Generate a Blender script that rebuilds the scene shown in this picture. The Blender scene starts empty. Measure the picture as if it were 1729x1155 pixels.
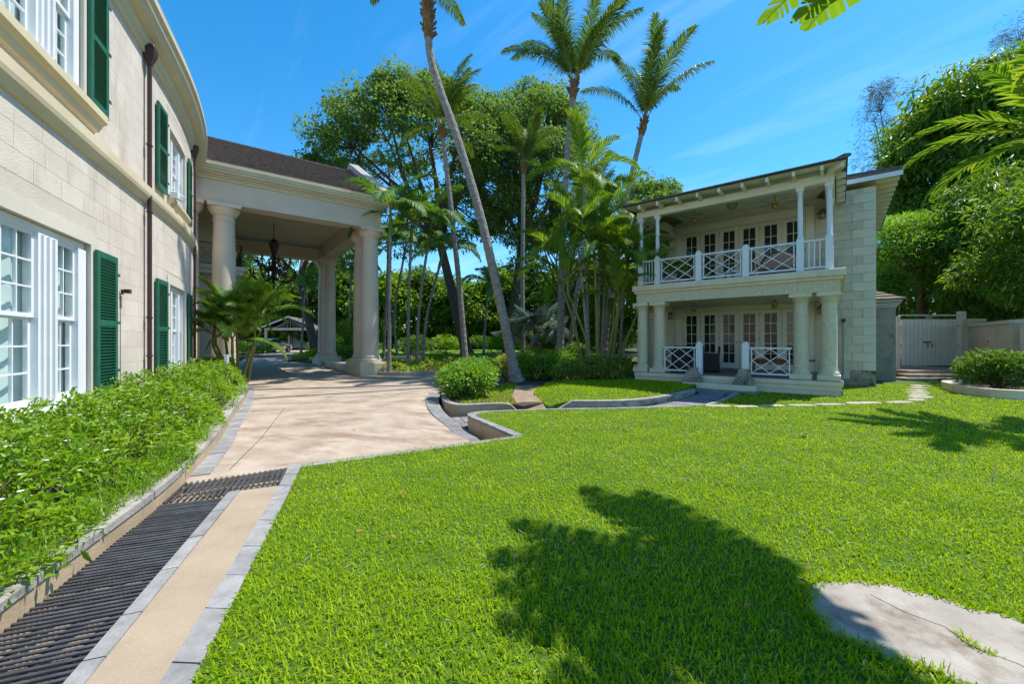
import bpy, bmesh, math, random
import numpy as np
from mathutils import Vector, Matrix
from mathutils.geometry import delaunay_2d_cdt
random.seed(7); rng = np.random.default_rng(7)
SC = bpy.context.scene
COL = SC.collection
R = math.radians

# ------------------------------------------------------------------ camera, sky, sun, exposure
cam_d = bpy.data.cameras.new('camera'); cam = bpy.data.objects.new('camera', cam_d); COL.objects.link(cam)
cam.location = (0, 0, 1.5); cam.rotation_euler = (R(90), 0, 0)
cam_d.sensor_width = 36.0; cam_d.lens = 36.0 * 680 / 1729; cam_d.clip_start = 0.05; cam_d.clip_end = 2000
cam_d.shift_y = -1.0 / 1729
SC.camera = cam
SUN_EL = R(64); SUN_AZ = math.atan2(.911, .412)          # azimuth measured from +Y towards +X
SUN_DIR = Vector((math.sin(SUN_AZ) * math.cos(SUN_EL), math.cos(SUN_AZ) * math.cos(SUN_EL), math.sin(SUN_EL)))
W_ = bpy.data.worlds.new('World'); SC.world = W_; W_.use_nodes = True
nt = W_.node_tree; nt.nodes.clear()
wo = nt.nodes.new('ShaderNodeOutputWorld'); bg = nt.nodes.new('ShaderNodeBackground')
sky = nt.nodes.new('ShaderNodeTexSky'); sky.sky_type = 'NISHITA'; sky.sun_disc = False
sky.sun_elevation = SUN_EL; sky.sun_rotation = SUN_AZ; sky.altitude = 0; sky.air_density = 1.0; sky.dust_density = 0.25; sky.ozone_density = 3.0
hs = nt.nodes.new('ShaderNodeHueSaturation'); hs.inputs['Hue'].default_value = .492; hs.inputs['Saturation'].default_value = 1.38; hs.inputs['Value'].default_value = 1.0
# thin streaks of cirrus, laid on the sky dome by direction
tc = nt.nodes.new('ShaderNodeTexCoord'); sep = nt.nodes.new('ShaderNodeSeparateXYZ')
nt.links.new(tc.outputs['Generated'], sep.inputs[0])
zc = nt.nodes.new('ShaderNodeMath'); zc.operation = 'MAXIMUM'; zc.inputs[1].default_value = .06
nt.links.new(sep.outputs['Z'], zc.inputs[0])
dx = nt.nodes.new('ShaderNodeMath'); dx.operation = 'DIVIDE'; dy = nt.nodes.new('ShaderNodeMath'); dy.operation = 'DIVIDE'
nt.links.new(sep.outputs['X'], dx.inputs[0]); nt.links.new(zc.outputs[0], dx.inputs[1])
nt.links.new(sep.outputs['Y'], dy.inputs[0]); nt.links.new(zc.outputs[0], dy.inputs[1])
cmb = nt.nodes.new('ShaderNodeCombineXYZ'); nt.links.new(dx.outputs[0], cmb.inputs[0]); nt.links.new(dy.outputs[0], cmb.inputs[1])
mp = nt.nodes.new('ShaderNodeMapping'); mp.vector_type = 'TEXTURE'; mp.inputs['Rotation'].default_value = (0, 0, R(-48)); mp.inputs['Scale'].default_value = (2.4, .42, 1)
mp.inputs['Location'].default_value = (1.3, .2, 0)
nt.links.new(cmb.outputs[0], mp.inputs[0])
cn = nt.nodes.new('ShaderNodeTexNoise'); cn.inputs['Scale'].default_value = .8; cn.inputs['Detail'].default_value = 9; cn.inputs['Roughness'].default_value = .62; cn.inputs['Distortion'].default_value = .5
nt.links.new(mp.outputs[0], cn.inputs['Vector'])
cr = nt.nodes.new('ShaderNodeValToRGB'); cr.color_ramp.elements[0].position = .50; cr.color_ramp.elements[1].position = .82
cr.color_ramp.elements[0].color = (0, 0, 0, 1); cr.color_ramp.elements[1].color = (.15, .15, .15, 1)
nt.links.new(cn.outputs['Fac'], cr.inputs[0])
cm = nt.nodes.new('ShaderNodeMix'); cm.data_type = 'RGBA'; cm.inputs['B'].default_value = (7.5, 8.2, 9.2, 1)
nt.links.new(sky.outputs[0], hs.inputs['Color']); nt.links.new(hs.outputs[0], cm.inputs['A']); nt.links.new(cr.outputs[0], cm.inputs['Factor'])
nt.links.new(cm.outputs['Result'], bg.inputs[0]); bg.inputs[1].default_value = .112
nt.links.new(bg.outputs[0], wo.inputs[0])
sun_d = bpy.data.lights.new('sun', 'SUN'); sun_d.energy = 3.25; sun_d.angle = R(.53); sun_d.color = (1, .955, .88)
sun = bpy.data.objects.new('sun', sun_d); COL.objects.link(sun); sun.rotation_euler = SUN_DIR.to_track_quat('Z', 'Y').to_euler()
sun.location = (20, 10, 40)
SC.view_settings.view_transform = 'Standard'; SC.view_settings.look = 'None'; SC.view_settings.gamma = 1.0
SC.view_settings.exposure = 1.12; SC.view_settings.use_curve_mapping = False
SC.cycles.max_bounces = 6; SC.cycles.diffuse_bounces = 3; SC.cycles.glossy_bounces = 3; SC.cycles.transmission_bounces = 4; SC.cycles.transparent_max_bounces = 6
SC.cycles.use_denoising = True; SC.cycles.sample_clamp_indirect = 6

# ------------------------------------------------------------------ materials
MATS = {}
def _nd(t, kind, **kw):
    n = t.nodes.new(kind)
    for k, v in kw.items():
        if k in n.inputs: n.inputs[k].default_value = v
        else: setattr(n, k, v)
    return n
def mat(name, c1, c2=None, rough=.65, scale=3.0, bump=0.0, bscale=60.0, spec=.35, metal=0.0, rand=0.0, lo=.35, hi=.65, stain=None, stretch=None, detail=7, coat=0):
    if name in MATS: return MATS[name]
    m = bpy.data.materials.new(name); m.use_nodes = True; MATS[name] = m
    t = m.node_tree; b = t.nodes['Principled BSDF']
    b.inputs['Roughness'].default_value = rough; b.inputs['Metallic'].default_value = metal
    b.inputs['Specular IOR Level'].default_value = spec; b.inputs['Coat Weight'].default_value = coat
    geo = _nd(t, 'ShaderNodeNewGeometry'); vec = geo.outputs['Position']
    if stretch:
        mpn = _nd(t, 'ShaderNodeMapping'); mpn.inputs['Scale'].default_value = stretch; t.links.new(vec, mpn.inputs[0]); vec = mpn.outputs[0]
    if c2 is None: c2 = tuple(x * .82 for x in c1)
    n = _nd(t, 'ShaderNodeTexNoise', Scale=scale, Detail=detail, Roughness=.62); t.links.new(vec, n.inputs['Vector'])
    r = _nd(t, 'ShaderNodeValToRGB'); r.color_ramp.elements[0].position = lo; r.color_ramp.elements[1].position = hi
    r.color_ramp.elements[0].color = (*c1, 1); r.color_ramp.elements[1].color = (*c2, 1); t.links.new(n.outputs['Fac'], r.inputs[0])
    out = r.outputs[0]
    if stain:
        col, ssc, a, z = stain[:4]
        n2 = _nd(t, 'ShaderNodeTexNoise', Scale=ssc, Detail=8.0, Roughness=.7)
        if len(stain) > 4:
            m2 = _nd(t, 'ShaderNodeMapping'); m2.inputs['Scale'].default_value = stain[4]; t.links.new(geo.outputs['Position'], m2.inputs[0]); t.links.new(m2.outputs[0], n2.inputs['Vector'])
        else: t.links.new(geo.outputs['Position'], n2.inputs['Vector'])
        r2 = _nd(t, 'ShaderNodeValToRGB'); r2.color_ramp.elements[0].position = a; r2.color_ramp.elements[1].position = z
        r2.color_ramp.elements[0].color = (0, 0, 0, 1); r2.color_ramp.elements[1].color = (1, 1, 1, 1); t.links.new(n2.outputs['Fac'], r2.inputs[0])
        mx = _nd(t, 'ShaderNodeMix', data_type='RGBA'); mx.inputs['B'].default_value = (*col, 1)
        t.links.new(out, mx.inputs['A']); t.links.new(r2.outputs[0], mx.inputs['Factor']); out = mx.outputs['Result']
    if rand:
        oi = _nd(t, 'ShaderNodeObjectInfo'); mr = _nd(t, 'ShaderNodeMapRange'); mr.inputs['To Min'].default_value = 1 - rand; mr.inputs['To Max'].default_value = 1 + rand
        t.links.new(oi.outputs['Random'], mr.inputs['Value'])
        hv = _nd(t, 'ShaderNodeHueSaturation'); t.links.new(mr.outputs[0], hv.inputs['Value']); t.links.new(out, hv.inputs['Color']); out = hv.outputs[0]
    t.links.new(out, b.inputs['Base Color'])
    if bump:
        n3 = _nd(t, 'ShaderNodeTexNoise', Scale=bscale, Detail=5.0); t.links.new(geo.outputs['Position'], n3.inputs['Vector'])
        bp = _nd(t, 'ShaderNodeBump', Strength=bump, Distance=.02); t.links.new(n3.outputs['Fac'], bp.inputs['Height']); t.links.new(bp.outputs[0], b.inputs['Normal'])
    return m
def leafmat(name, cols, rough=.45, trans=.35, spec=.4, tcol=None, gain=1.6, nsc=.7, nw=.45):
    if name in MATS: return MATS[name]
    m = bpy.data.materials.new(name); m.use_nodes = True; MATS[name] = m
    t = m.node_tree; b = t.nodes['Principled BSDF']; o = t.nodes['Material Output']
    b.inputs['Roughness'].default_value = rough; b.inputs['Specular IOR Level'].default_value = spec
    geo = _nd(t, 'ShaderNodeNewGeometry'); r = _nd(t, 'ShaderNodeValToRGB')
    el = r.color_ramp.elements; n = len(cols)
    cols = [tuple(min(.9, q * gain) for q in c) for c in cols]
    el[0].color = (*cols[0], 1); el[1].color = (*cols[-1], 1)
    for i in range(1, n - 1):
        e = el.new(i / (n - 1)); e.color = (*cols[i], 1)
    no = _nd(t, 'ShaderNodeTexNoise', Scale=nsc, Detail=4.0); t.links.new(geo.outputs['Position'], no.inputs['Vector'])
    ma = _nd(t, 'ShaderNodeMath', operation='MULTIPLY_ADD'); ma.inputs[1].default_value = 1 - nw * 1.0 if nw < .5 else .5; t.links.new(geo.outputs['Random Per Island'], ma.inputs[0])
    m2 = _nd(t, 'ShaderNodeMath', operation='MULTIPLY'); m2.inputs[1].default_value = nw; t.links.new(no.outputs['Fac'], m2.inputs[0])
    t.links.new(m2.outputs[0], ma.inputs[2]); t.links.new(ma.outputs[0], r.inputs[0])
    t.links.new(r.outputs[0], b.inputs['Base Color'])
    tr = _nd(t, 'ShaderNodeBsdfTranslucent')
    mul = _nd(t, 'ShaderNodeMix', data_type='RGBA', blend_type='MULTIPLY'); mul.inputs['Factor'].default_value = 1.0
    mul.inputs['B'].default_value = (*(tcol or (1.7, 1.5, .5)), 1); t.links.new(r.outputs[0], mul.inputs['A']); t.links.new(mul.outputs['Result'], tr.inputs[0])
    mx = _nd(t, 'ShaderNodeMixShader'); mx.inputs[0].default_value = trans
    t.links.new(b.outputs[0], mx.inputs[1]); t.links.new(tr.outputs[0], mx.inputs[2]); t.links.new(mx.outputs[0], o.inputs[0])
    return m
def glassmat(name, col, rough=.03):
    m = mat(name, col, col, rough=rough, spec=.4)
    return m
def clearglass(name):
    if name in MATS: return MATS[name]
    m = bpy.data.materials.new(name); m.use_nodes = True; MATS[name] = m
    t = m.node_tree; o = t.nodes['Material Output']; t.nodes.remove(t.nodes['Principled BSDF'])
    tr = _nd(t, 'ShaderNodeBsdfTransparent'); tr.inputs[0].default_value = (.93, .97, .97, 1)
    gl = _nd(t, 'ShaderNodeBsdfGlossy'); gl.inputs['Roughness'].default_value = .02
    mx = _nd(t, 'ShaderNodeMixShader'); mx.inputs[0].default_value = .06
    t.links.new(tr.outputs[0], mx.inputs[1]); t.links.new(gl.outputs[0], mx.inputs[2]); t.links.new(mx.outputs[0], o.inputs[0])
    return m

M_stone = mat('coral_block', (0.674, 0.601, 0.517), (0.588, 0.512, 0.435), scale=1.6, bump=.35, bscale=45, rand=.04, stain=((.42, .31, .22), 1.2, .53, .82, (1, 1, .3)))
M_stoneW = mat('coral_core', (0.607, 0.541, 0.464), (0.522, 0.460, 0.390), scale=1.4, bump=.3, bscale=45)
M_trim = mat('cream_stucco', (0.647, 0.600, 0.507), (0.578, 0.532, 0.447), scale=1.2, bump=.12, bscale=80, stain=((.45, .36, .25), .9, .6, .85, (1, 1, .3)))
M_cornice = mat('yellow_cream_stucco', (0.657, 0.564, 0.386), (0.580, 0.488, 0.325), scale=1.0, bump=.08, bscale=70)
M_column = mat('column_stucco', (0.655, 0.546, 0.428), (0.579, 0.477, 0.367), scale=.9, bump=.15, bscale=70, stain=((.45, .30, .18), .8, .62, .85, (1, 1, .25)))
M_white = mat('white_paint', (0.764, 0.773, 0.782), (0.727, 0.736, 0.745), rough=.42, bump=.03)
M_cream_paint = mat('cream_paint', (0.767, 0.710, 0.575), (0.709, 0.648, 0.525), rough=.5, scale=2)
M_green = mat('green_paint', (.020, .115, .075), (.026, .15, .09), rough=.38, scale=5)
M_pipe = mat('purple_brown_pipe', (.075, .042, .045), (.055, .032, .032), rough=.4, stain=((.16, .10, .07), 3, .6, .8))
M_shingle = mat('brown_shingle', (.22, .165, .14), (.11, .085, .075), scale=9, rough=.85, bump=.5, bscale=50, stretch=(1, 1, 1))
M_tile = mat('weathered_tile', (.22, .17, .15), (.11, .09, .08), scale=6, rough=.85, bump=.4, bscale=40)
M_gcoral = mat('guest_coral_block', (.69, .61, .47), (.58, .50, .375), scale=2.4, bump=.45, bscale=38, rand=.06, stain=((.33, .26, .19), 1.4, .6, .85))
M_quoin = mat('guest_quoin', (0.730, 0.671, 0.546), (0.654, 0.595, 0.470), scale=2, bump=.2, bscale=60, rand=.03)
M_oldblock = mat('mouldy_block', (.42, .36, .27), (.26, .22, .16), scale=3, bump=.5, bscale=30, rand=.08, stain=((.05, .045, .035), 3.2, .5, .64))
M_rough = mat('rough_coral_render', (0.709, 0.623, 0.435), (0.540, 0.463, 0.318), scale=16, bump=1.0, bscale=34)
M_plinth = mat('plinth_render', (0.728, 0.643, 0.472), (0.625, 0.539, 0.394), scale=2.2, bump=.2, stain=((.30, .26, .18), 1.6, .62, .85))
M_floor = mat('veranda_boards', (.20, .15, .145), (.15, .115, .115), scale=3, rough=.55)
M_glass = glassmat('dark_glass', (.028, .031, .033))
M_clear = clearglass('clear_glass')
M_curtain = mat('pale_curtain', (.74, .80, .78), (.66, .72, .71), scale=1.2, rough=.85)
M_black = mat('black_iron', (.02, .02, .022), (.03, .03, .032), rough=.5)
M_chrome = mat('steel', (.6, .6, .6), (.5, .5, .5), rough=.25, metal=1)
M_rust = mat('rusty_iron', (.07, .035, .025), (.04, .022, .018), rough=.6)
M_drive = mat('drive_concrete', (.43, .36, .285), (.28, .215, .16), scale=1.7, bump=.10, bscale=120, rough=.8, stain=((.17, .10, .062), .95, .49, .72, (1, 1.8, 1)), lo=.3, hi=.7, detail=10)
M_agg = mat('exposed_aggregate', (.36, .285, .20), (.29, .225, .155), scale=2, bump=.3, bscale=160, rough=.75, stain=((.50, .45, .38), 130, .58, .70))
M_paver = mat('grey_paver', (0.289, 0.281, 0.276), (0.196, 0.191, 0.191), scale=7, bump=.35, bscale=50, rand=.14, rough=.8)
M_paver2 = mat('dark_paver', (.24, .235, .24), (.16, .155, .155), scale=7, bump=.4, bscale=50, rand=.15, rough=.85)
M_curb = mat('curb_face', (0.442, 0.340, 0.221), (0.357, 0.264, 0.162), scale=2.2, bump=.2, stain=((.10, .075, .05), 2.5, .60, .78))
M_coping = mat('curb_coping', (0.360, 0.338, 0.310), (0.261, 0.243, 0.221), scale=4, bump=.35, bscale=40, rand=.1, stain=((.06, .055, .05), 3.5, .57, .72))
M_bar = mat('black_steel_bar', (.055, .057, .062), (.09, .09, .095), rough=.36, rand=.2, scale=12)
M_pit = mat('drain_floor', (.34, .26, .18), (.20, .15, .10), scale=4, bump=.4)
M_lawn = mat('lawn_base', (.075, .14, .006), (.045, .095, .005), scale=3, bump=.6, bscale=90, rough=.9)
M_soil = mat('garden_soil', (.075, .05, .032), (.045, .032, .022), scale=5, bump=.8, bscale=30, rough=.95)
M_ground = mat('garden_ground', (.07, .085, .02), (.05, .04, .02), scale=.6, bump=.6, bscale=20, rough=.95)
M_dirt = mat('dirt_path', (.30, .22, .15), (.20, .14, .09), scale=3, bump=.5, bscale=40, rough=.95)
M_flag = mat('flagstone', (0.399, 0.357, 0.306), (0.289, 0.255, 0.212), scale=3, bump=.35, bscale=55, rough=.85, rand=.08, stain=((.16, .11, .065), 2.6, .50, .70))
M_bark = mat('palm_bark', (.34, .30, .26), (.17, .145, .12), scale=5, bump=.8, bscale=25, rough=.9, stretch=(1, 1, 3))
M_bark2 = mat('tree_bark', (.13, .095, .07), (.075, .055, .042), scale=4, bump=.7, bscale=14, rough=.95)
M_fibre = mat('palm_fibre', (.27, .15, .06), (.14, .075, .035), scale=9, bump=.6, bscale=30, rough=.9)
M_shaft = mat('green_crownshaft', (.17, .22, .045), (.12, .17, .035), scale=3, rough=.5)
M_cane = mat('yellow_cane', (.26, .21, .05), (.16, .16, .04), scale=4, rough=.5)
M_wood = mat('red_brown_wood', (.24, .075, .03), (.15, .045, .02), scale=6, rough=.4)
M_wicker = mat('dark_wicker', (.05, .037, .033), (.028, .02, .018), scale=60, bump=.8, bscale=120, rough=.7)
M_cushion = mat('striped_cushion', (.50, .34, .27), (.36, .20, .15), scale=12, rough=.9, stretch=(8, 8, .5))
M_wallR = mat('garden_wall_render', (.68, .58, .44), (.54, .44, .32), scale=1.5, bump=.2, stain=((.20, .155, .11), 1.3, .58, .8, (1, 1, .3)))
M_gate = mat('gate_paint', (.85, .75, .64), (.79, .69, .58), rough=.55, scale=2, rand=.03)
M_marble = mat('pale_marble', (.62, .66, .68), (.56, .60, .63), rough=.3)
M_orange = mat('orange_roof', (.45, .16, .05), (.35, .12, .04))
# ------------------------------------------------------------------ building helpers
class MB:
    def __init__(s): s.v = []; s.f = []
    def add(s, vs, fs):
        k = len(s.v); s.v.extend([tuple(p) for p in vs]); s.f.extend([tuple(i + k for i in q) for q in fs]); return s
    def box(s, x0, x1, y0, y1, z0, z1):
        return s.add([(x0, y0, z0), (x1, y0, z0), (x1, y1, z0), (x0, y1, z0), (x0, y0, z1), (x1, y0, z1), (x1, y1, z1), (x0, y1, z1)],
                     [(0, 3, 2, 1), (4, 5, 6, 7), (0, 1, 5, 4), (1, 2, 6, 5), (2, 3, 7, 6), (3, 0, 4, 7)])
    def obox(s, mtx, sx, sy, sz):
        vs = [mtx @ Vector((x * sx / 2, y * sy / 2, z * sz / 2)) for z in (-1, 1) for x, y in ((-1, -1), (1, -1), (1, 1), (-1, 1))]
        return s.add(vs, [(0, 3, 2, 1), (4, 5, 6, 7), (0, 1, 5, 4), (1, 2, 6, 5), (2, 3, 7, 6), (3, 0, 4, 7)])
    def bar(s, a, b, w, h, up=(0, 0, 1)):
        a = Vector(a); b = Vector(b); d = (b - a); L = d.length; d.normalize(); up = Vector(up)
        if abs(d.dot(up)) > .98: up = Vector((1, 0, 0))
        x = d.cross(up).normalized(); z = x.cross(d)
        m = Matrix((x, d, z)).transposed().to_4x4(); m.translation = (a + b) / 2
        return s.obox(m, w, L, h)
    def prism(s, poly, z0, z1):
        n = len(poly); vs = [(p[0], p[1], z0) for p in poly] + [(p[0], p[1], z1) for p in poly]
        fs = [tuple(range(n - 1, -1, -1)), tuple(range(n, 2 * n))] + [(i, (i + 1) % n, n + (i + 1) % n, n + i) for i in range(n)]
        return s.add(vs, fs)
    def tube(s, path, rad, n=8, cap=True):
        path = [Vector(p) for p in path]; m = len(path)
        if not hasattr(rad, '__len__'): rad = [rad] * m
        vs = []; ref = Vector((1, 0, 0))
        for i, p in enumerate(path):
            d = (path[min(i + 1, m - 1)] - path[max(i - 1, 0)]).normalized()
            if abs(d.dot(ref)) > .95: ref = Vector((0, 1, 0))
            x = (ref - d * d.dot(ref)).normalized(); y = d.cross(x); ref = x
            for k in range(n):
                a = 2 * math.pi * k / n; vs.append(p + (x * math.cos(a) + y * math.sin(a)) * rad[i])
        fs = [(i * n + k, i * n + (k + 1) % n, (i + 1) * n + (k + 1) % n, (i + 1) * n + k) for i in range(m - 1) for k in range(n)]
        if cap: fs += [tuple(range(n - 1, -1, -1)), tuple((m - 1) * n + k for k in range(n))]
        return s.add(vs, fs)
    def lathe(s, prof, n=20, cx=0, cy=0):
        return s.tube_prof([(r, z) for r, z in prof], n, cx, cy)
    def tube_prof(s, prof, n, cx, cy):
        m = len(prof); vs = [(cx + r * math.cos(2 * math.pi * k / n), cy + r * math.sin(2 * math.pi * k / n), z) for r, z in prof for k in range(n)]
        fs = [(i * n + k, i * n + (k + 1) % n, (i + 1) * n + (k + 1) % n, (i + 1) * n + k) for i in range(m - 1) for k in range(n)]
        fs += [tuple(range(n - 1, -1, -1)), tuple((m - 1) * n + k for k in range(n))]
        return s.add(vs, fs)
    def mesh(s, name, m=None, smooth=False):
        me = bpy.data.meshes.new(name); me.from_pydata(s.v, [], s.f)
        if m: me.materials.append(m)
        if smooth: me.polygons.foreach_set('use_smooth', [True] * len(me.polygons))
        me.update(); return me
    def build(s, name, m, parent=None, smooth=False, bevel=0, world=False):
        o = bpy.data.objects.new(name, s.mesh(name, m, smooth)); COL.objects.link(o)
        if parent:
            o.parent = parent
            if world: o.location = -world_loc(parent)
        if smooth:
            md = o.modifiers.new('es', 'EDGE_SPLIT'); md.split_angle = R(38)
        if bevel:
            md = o.modifiers.new('bv', 'BEVEL'); md.width = bevel; md.segments = 1; md.limit_method = 'ANGLE'
        return o
def world_loc(o):
    l = Vector(o.location)
    while o.parent: o = o.parent; l = l + Vector(o.location)
    return l
def tag(o, label=None, cat=None, group=None, kind=None):
    for k, v in (('label', label), ('category', cat), ('group', group), ('kind', kind)):
        if v: o[k] = v
    return o
def thing(name, label, cat, loc=(0, 0, 0), rz=0, group=None):
    o = bpy.data.objects.new(name, None); COL.objects.link(o); o.empty_display_size = .2
    o.location = loc; o.rotation_euler = (0, 0, rz); return tag(o, label, cat, group)
def piece(name, me, parent=None, loc=(0, 0, 0), rot=(0, 0, 0), sc=(1, 1, 1)):
    o = bpy.data.objects.new(name, me); COL.objects.link(o); o.parent = parent
    o.location = loc; o.rotation_euler = rot; o.scale = sc; return o
_cubes = {}
def cube(m, ch=.02):
    k = (m.name, ch)
    if k not in _cubes:
        b = MB(); vs = []; c = .5 - ch
        # box with chamfered front/back edges
        for z, e in ((-.5, c), (-c, .5), (c, .5), (.5, c)):
            vs += [(-e, -e, z), (e, -e, z), (e, e, z), (-e, e, z)]
        fs = [(3, 2, 1, 0), (12, 13, 14, 15)] + [(i * 4 + k2, i * 4 + (k2 + 1) % 4, i * 4 + 4 + (k2 + 1) % 4, i * 4 + 4 + k2) for i in range(3) for k2 in range(4)]
        b.add(vs, fs); _cubes[k] = b.mesh('block_' + m.name, m)
    return _cubes[k]
def npmesh(name, V, F, m, smooth=False):
    me = bpy.data.meshes.new(name); V = np.ascontiguousarray(V, dtype=np.float32); F = [np.ascontiguousarray(f, dtype=np.int32) for f in F if len(f)]
    me.vertices.add(len(V)); me.vertices.foreach_set('co', V.ravel())
    tot = sum(f.size for f in F); npol = sum(len(f) for f in F)
    me.loops.add(tot); me.loops.foreach_set('vertex_index', np.concatenate([f.ravel() for f in F]))
    me.polygons.add(npol); ls = []; k = 0
    for f in F:
        ls.append(k + np.arange(len(f)) * f.shape[1]); k += f.size
    me.polygons.foreach_set('loop_start', np.concatenate(ls).astype(np.int32))
    if smooth: me.polygons.foreach_set('use_smooth', np.ones(npol, dtype=bool))
    me.materials.append(m); me.update(calc_edges=True); me.validate(); return me
def npobj(name, V, F, m, parent=None, world=True, smooth=False):
    o = bpy.data.objects.new(name, npmesh(name, V, F, m, smooth)); COL.objects.link(o)
    if parent:
        o.parent = parent
        if world: o.location = -world_loc(parent)
    return o
def unit(a): return a / np.maximum(np.linalg.norm(a, axis=-1, keepdims=True), 1e-9)
def leaf_geo(P, D, U, L, Wd, droop=.25, mid=.45):
    """one folded diamond per leaf: base, two shoulders, tip"""
    D = unit(D); S = unit(np.cross(D, U)); N = np.cross(S, D); L = np.broadcast_to(L, len(P))[:, None]; Wd = np.broadcast_to(Wd, len(P))[:, None]
    m_ = P + D * L * mid; up = N * Wd * .18
    V = np.stack([P, m_ - S * Wd * .5 + up, P + D * L - np.array([0, 0, 1.0]) * L * droop, m_ + S * Wd * .5 + up], 1).reshape(-1, 3)
    i = np.arange(len(P))[:, None] * 4
    return V, np.concatenate([i + np.array([[0, 1, 2]]), i + np.array([[0, 2, 3]])], 0)
def rdir(n, up=0.0):
    d = rng.normal(size=(n, 3)); d = unit(d); d[:, 2] += up; return unit(d)
def pip(P, poly):
    poly = np.asarray(poly, float); x, y = P[:, 0], P[:, 1]; ins = np.zeros(len(P), bool); j = len(poly) - 1
    for i in range(len(poly)):
        xi, yi = poly[i, :2]; xj, yj = poly[j, :2]
        c = ((yi > y) != (yj > y)) & (x < (xj - xi) * (y - yi) / (yj - yi + 1e-12) + xi); ins ^= c; j = i
    return ins
def resample(path, n):
    p = np.asarray(path, float); d = np.r_[0, np.cumsum(np.linalg.norm(np.diff(p, axis=0), axis=1))]
    t = np.linspace(0, d[-1], n); return np.stack([np.interp(t, d, p[:, k]) for k in range(p.shape[1])], 1)
def plen(path):
    p = np.asarray(path, float); return float(np.linalg.norm(np.diff(p, axis=0), axis=1).sum())
def smooth_path(path, n=40):
    """Catmull-Rom through the points"""
    p = [np.array(q, float) for q in path]; p = [2 * p[0] - p[1]] + p + [2 * p[-1] - p[-2]]; out = []
    seg = len(p) - 3; k = max(2, n // seg)
    for i in range(1, len(p) - 2):
        for t in np.linspace(0, 1, k, endpoint=False):
            a, b, c, d = p[i - 1], p[i], p[i + 1], p[i + 2]
            out.append(.5 * ((2 * b) + (-a + c) * t + (2 * a - 5 * b + 4 * c - d) * t * t + (-a + 3 * b - 3 * c + d) * t ** 3))
    out.append(p[-2]); return resample(out, n)
def offset_path(path, o):
    p = np.asarray(path, float)[:, :2]; d = np.gradient(p, axis=0); d = unit(d); return p + np.stack([-d[:, 1], d[:, 0]], 1) * o     # +o = left of travel
def sheet(name, poly, zf, m, step=1.0, skirt=0.0, parent=None):
    bd = []
    for i in range(len(poly)):
        a = np.array(poly[i][:2], float); b = np.array(poly[(i + 1) % len(poly)][:2], float); k = max(1, int(np.linalg.norm(b - a) / step))
        bd += [a + (b - a) * j / k for j in range(k)]
    bd = np.array(bd); lo, hi = bd.min(0), bd.max(0)
    g = np.stack(np.meshgrid(np.arange(lo[0] + step * .5, hi[0], step), np.arange(lo[1] + step * .5, hi[1], step)), -1).reshape(-1, 2)
    g = g[pip(g, bd)]
    if len(g): g = g[np.min(np.linalg.norm(g[:, None] - bd[None], axis=2), axis=1) > step * .35]
    pts = [Vector(p) for p in np.concatenate([bd, g])]; n = len(bd)
    v, e, f, *_ = delaunay_2d_cdt(pts, [], [list(range(n))], 1, 1e-5)
    mb = MB(); mb.v = [(p.x, p.y, zf(p.x, p.y)) for p in v]; mb.f = [tuple(q) for q in f]
    if skirt:
        k = len(mb.v); mb.v += [(p[0], p[1], zf(p[0], p[1])) for p in bd] + [(p[0], p[1], zf(p[0], p[1]) - skirt) for p in bd]
        mb.f += [(k + i, k + n + i, k + n + (i + 1) % n, k + (i + 1) % n) for i in range(n)]
    o = mb.build(name, m, parent)
    return o
def ribbon(pa, pb, z0, z1, t0=0.0, t1=1.0, k=4, mb=None):
    """solid strip between two resampled edge paths"""
    pa = np.asarray(pa); pb = np.asarray(pb); n = len(pa); mb = mb or MB()
    ts = np.linspace(t0, t1, k + 1) * (n - 1)
    A = np.stack([np.interp(ts, np.arange(n), pa[:, i]) for i in range(2)], 1); B = np.stack([np.interp(ts, np.arange(n), pb[:, i]) for i in range(2)], 1)
    f = (lambda z, x, y: z(x, y)) ; z0 = z0 if callable(z0) else (lambda x, y, q=z0: q); z1 = z1 if callable(z1) else (lambda x, y, q=z1: q)
    vs = []
    for a, b in zip(A, B): vs += [(a[0], a[1], z0(*a)), (b[0], b[1], z0(*b)), (b[0], b[1], z1(*b)), (a[0], a[1], z1(*a))]
    fs = [(0, 1, 2, 3), (4 * k + 3, 4 * k + 2, 4 * k + 1, 4 * k)]
    for i in range(k):
        for j in range(4): fs.append((4 * i + j, 4 * i + 4 + j, 4 * i + 4 + (j + 1) % 4, 4 * i + (j + 1) % 4))
    return mb.add(vs, fs)
def ribbon_pieces(name, pa, pb, z0, z1, n, m, parent, gap=.01, k=2, jig=.006, bevel=0):
    L = plen(pa); g = gap / L / 2; cuts = np.linspace(0, 1, n + 1); cuts[1:-1] += rng.uniform(-.16, .16, n - 1) / n
    for i in range(n):
        dz = random.uniform(-jig, jig)
        zz = (lambda x, y, d=dz: (z1(x, y) if callable(z1) else z1) + d)
        ribbon(pa, pb, z0, zz, cuts[i] + g, cuts[i + 1] - g, k).build(name, m, parent, world=True, bevel=bevel)
def zfar(y): return -.05 + max(0.0, y - 22) * .0208
def sst(a, b, x): t = min(1.0, max(0.0, (x - a) / (b - a))); return t * t * (3 - 2 * t)
def zdrive(x, y): return zfar(y) - .22 * sst(-2.6, -.7, x) * (1 - sst(9, 16, y))
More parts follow.
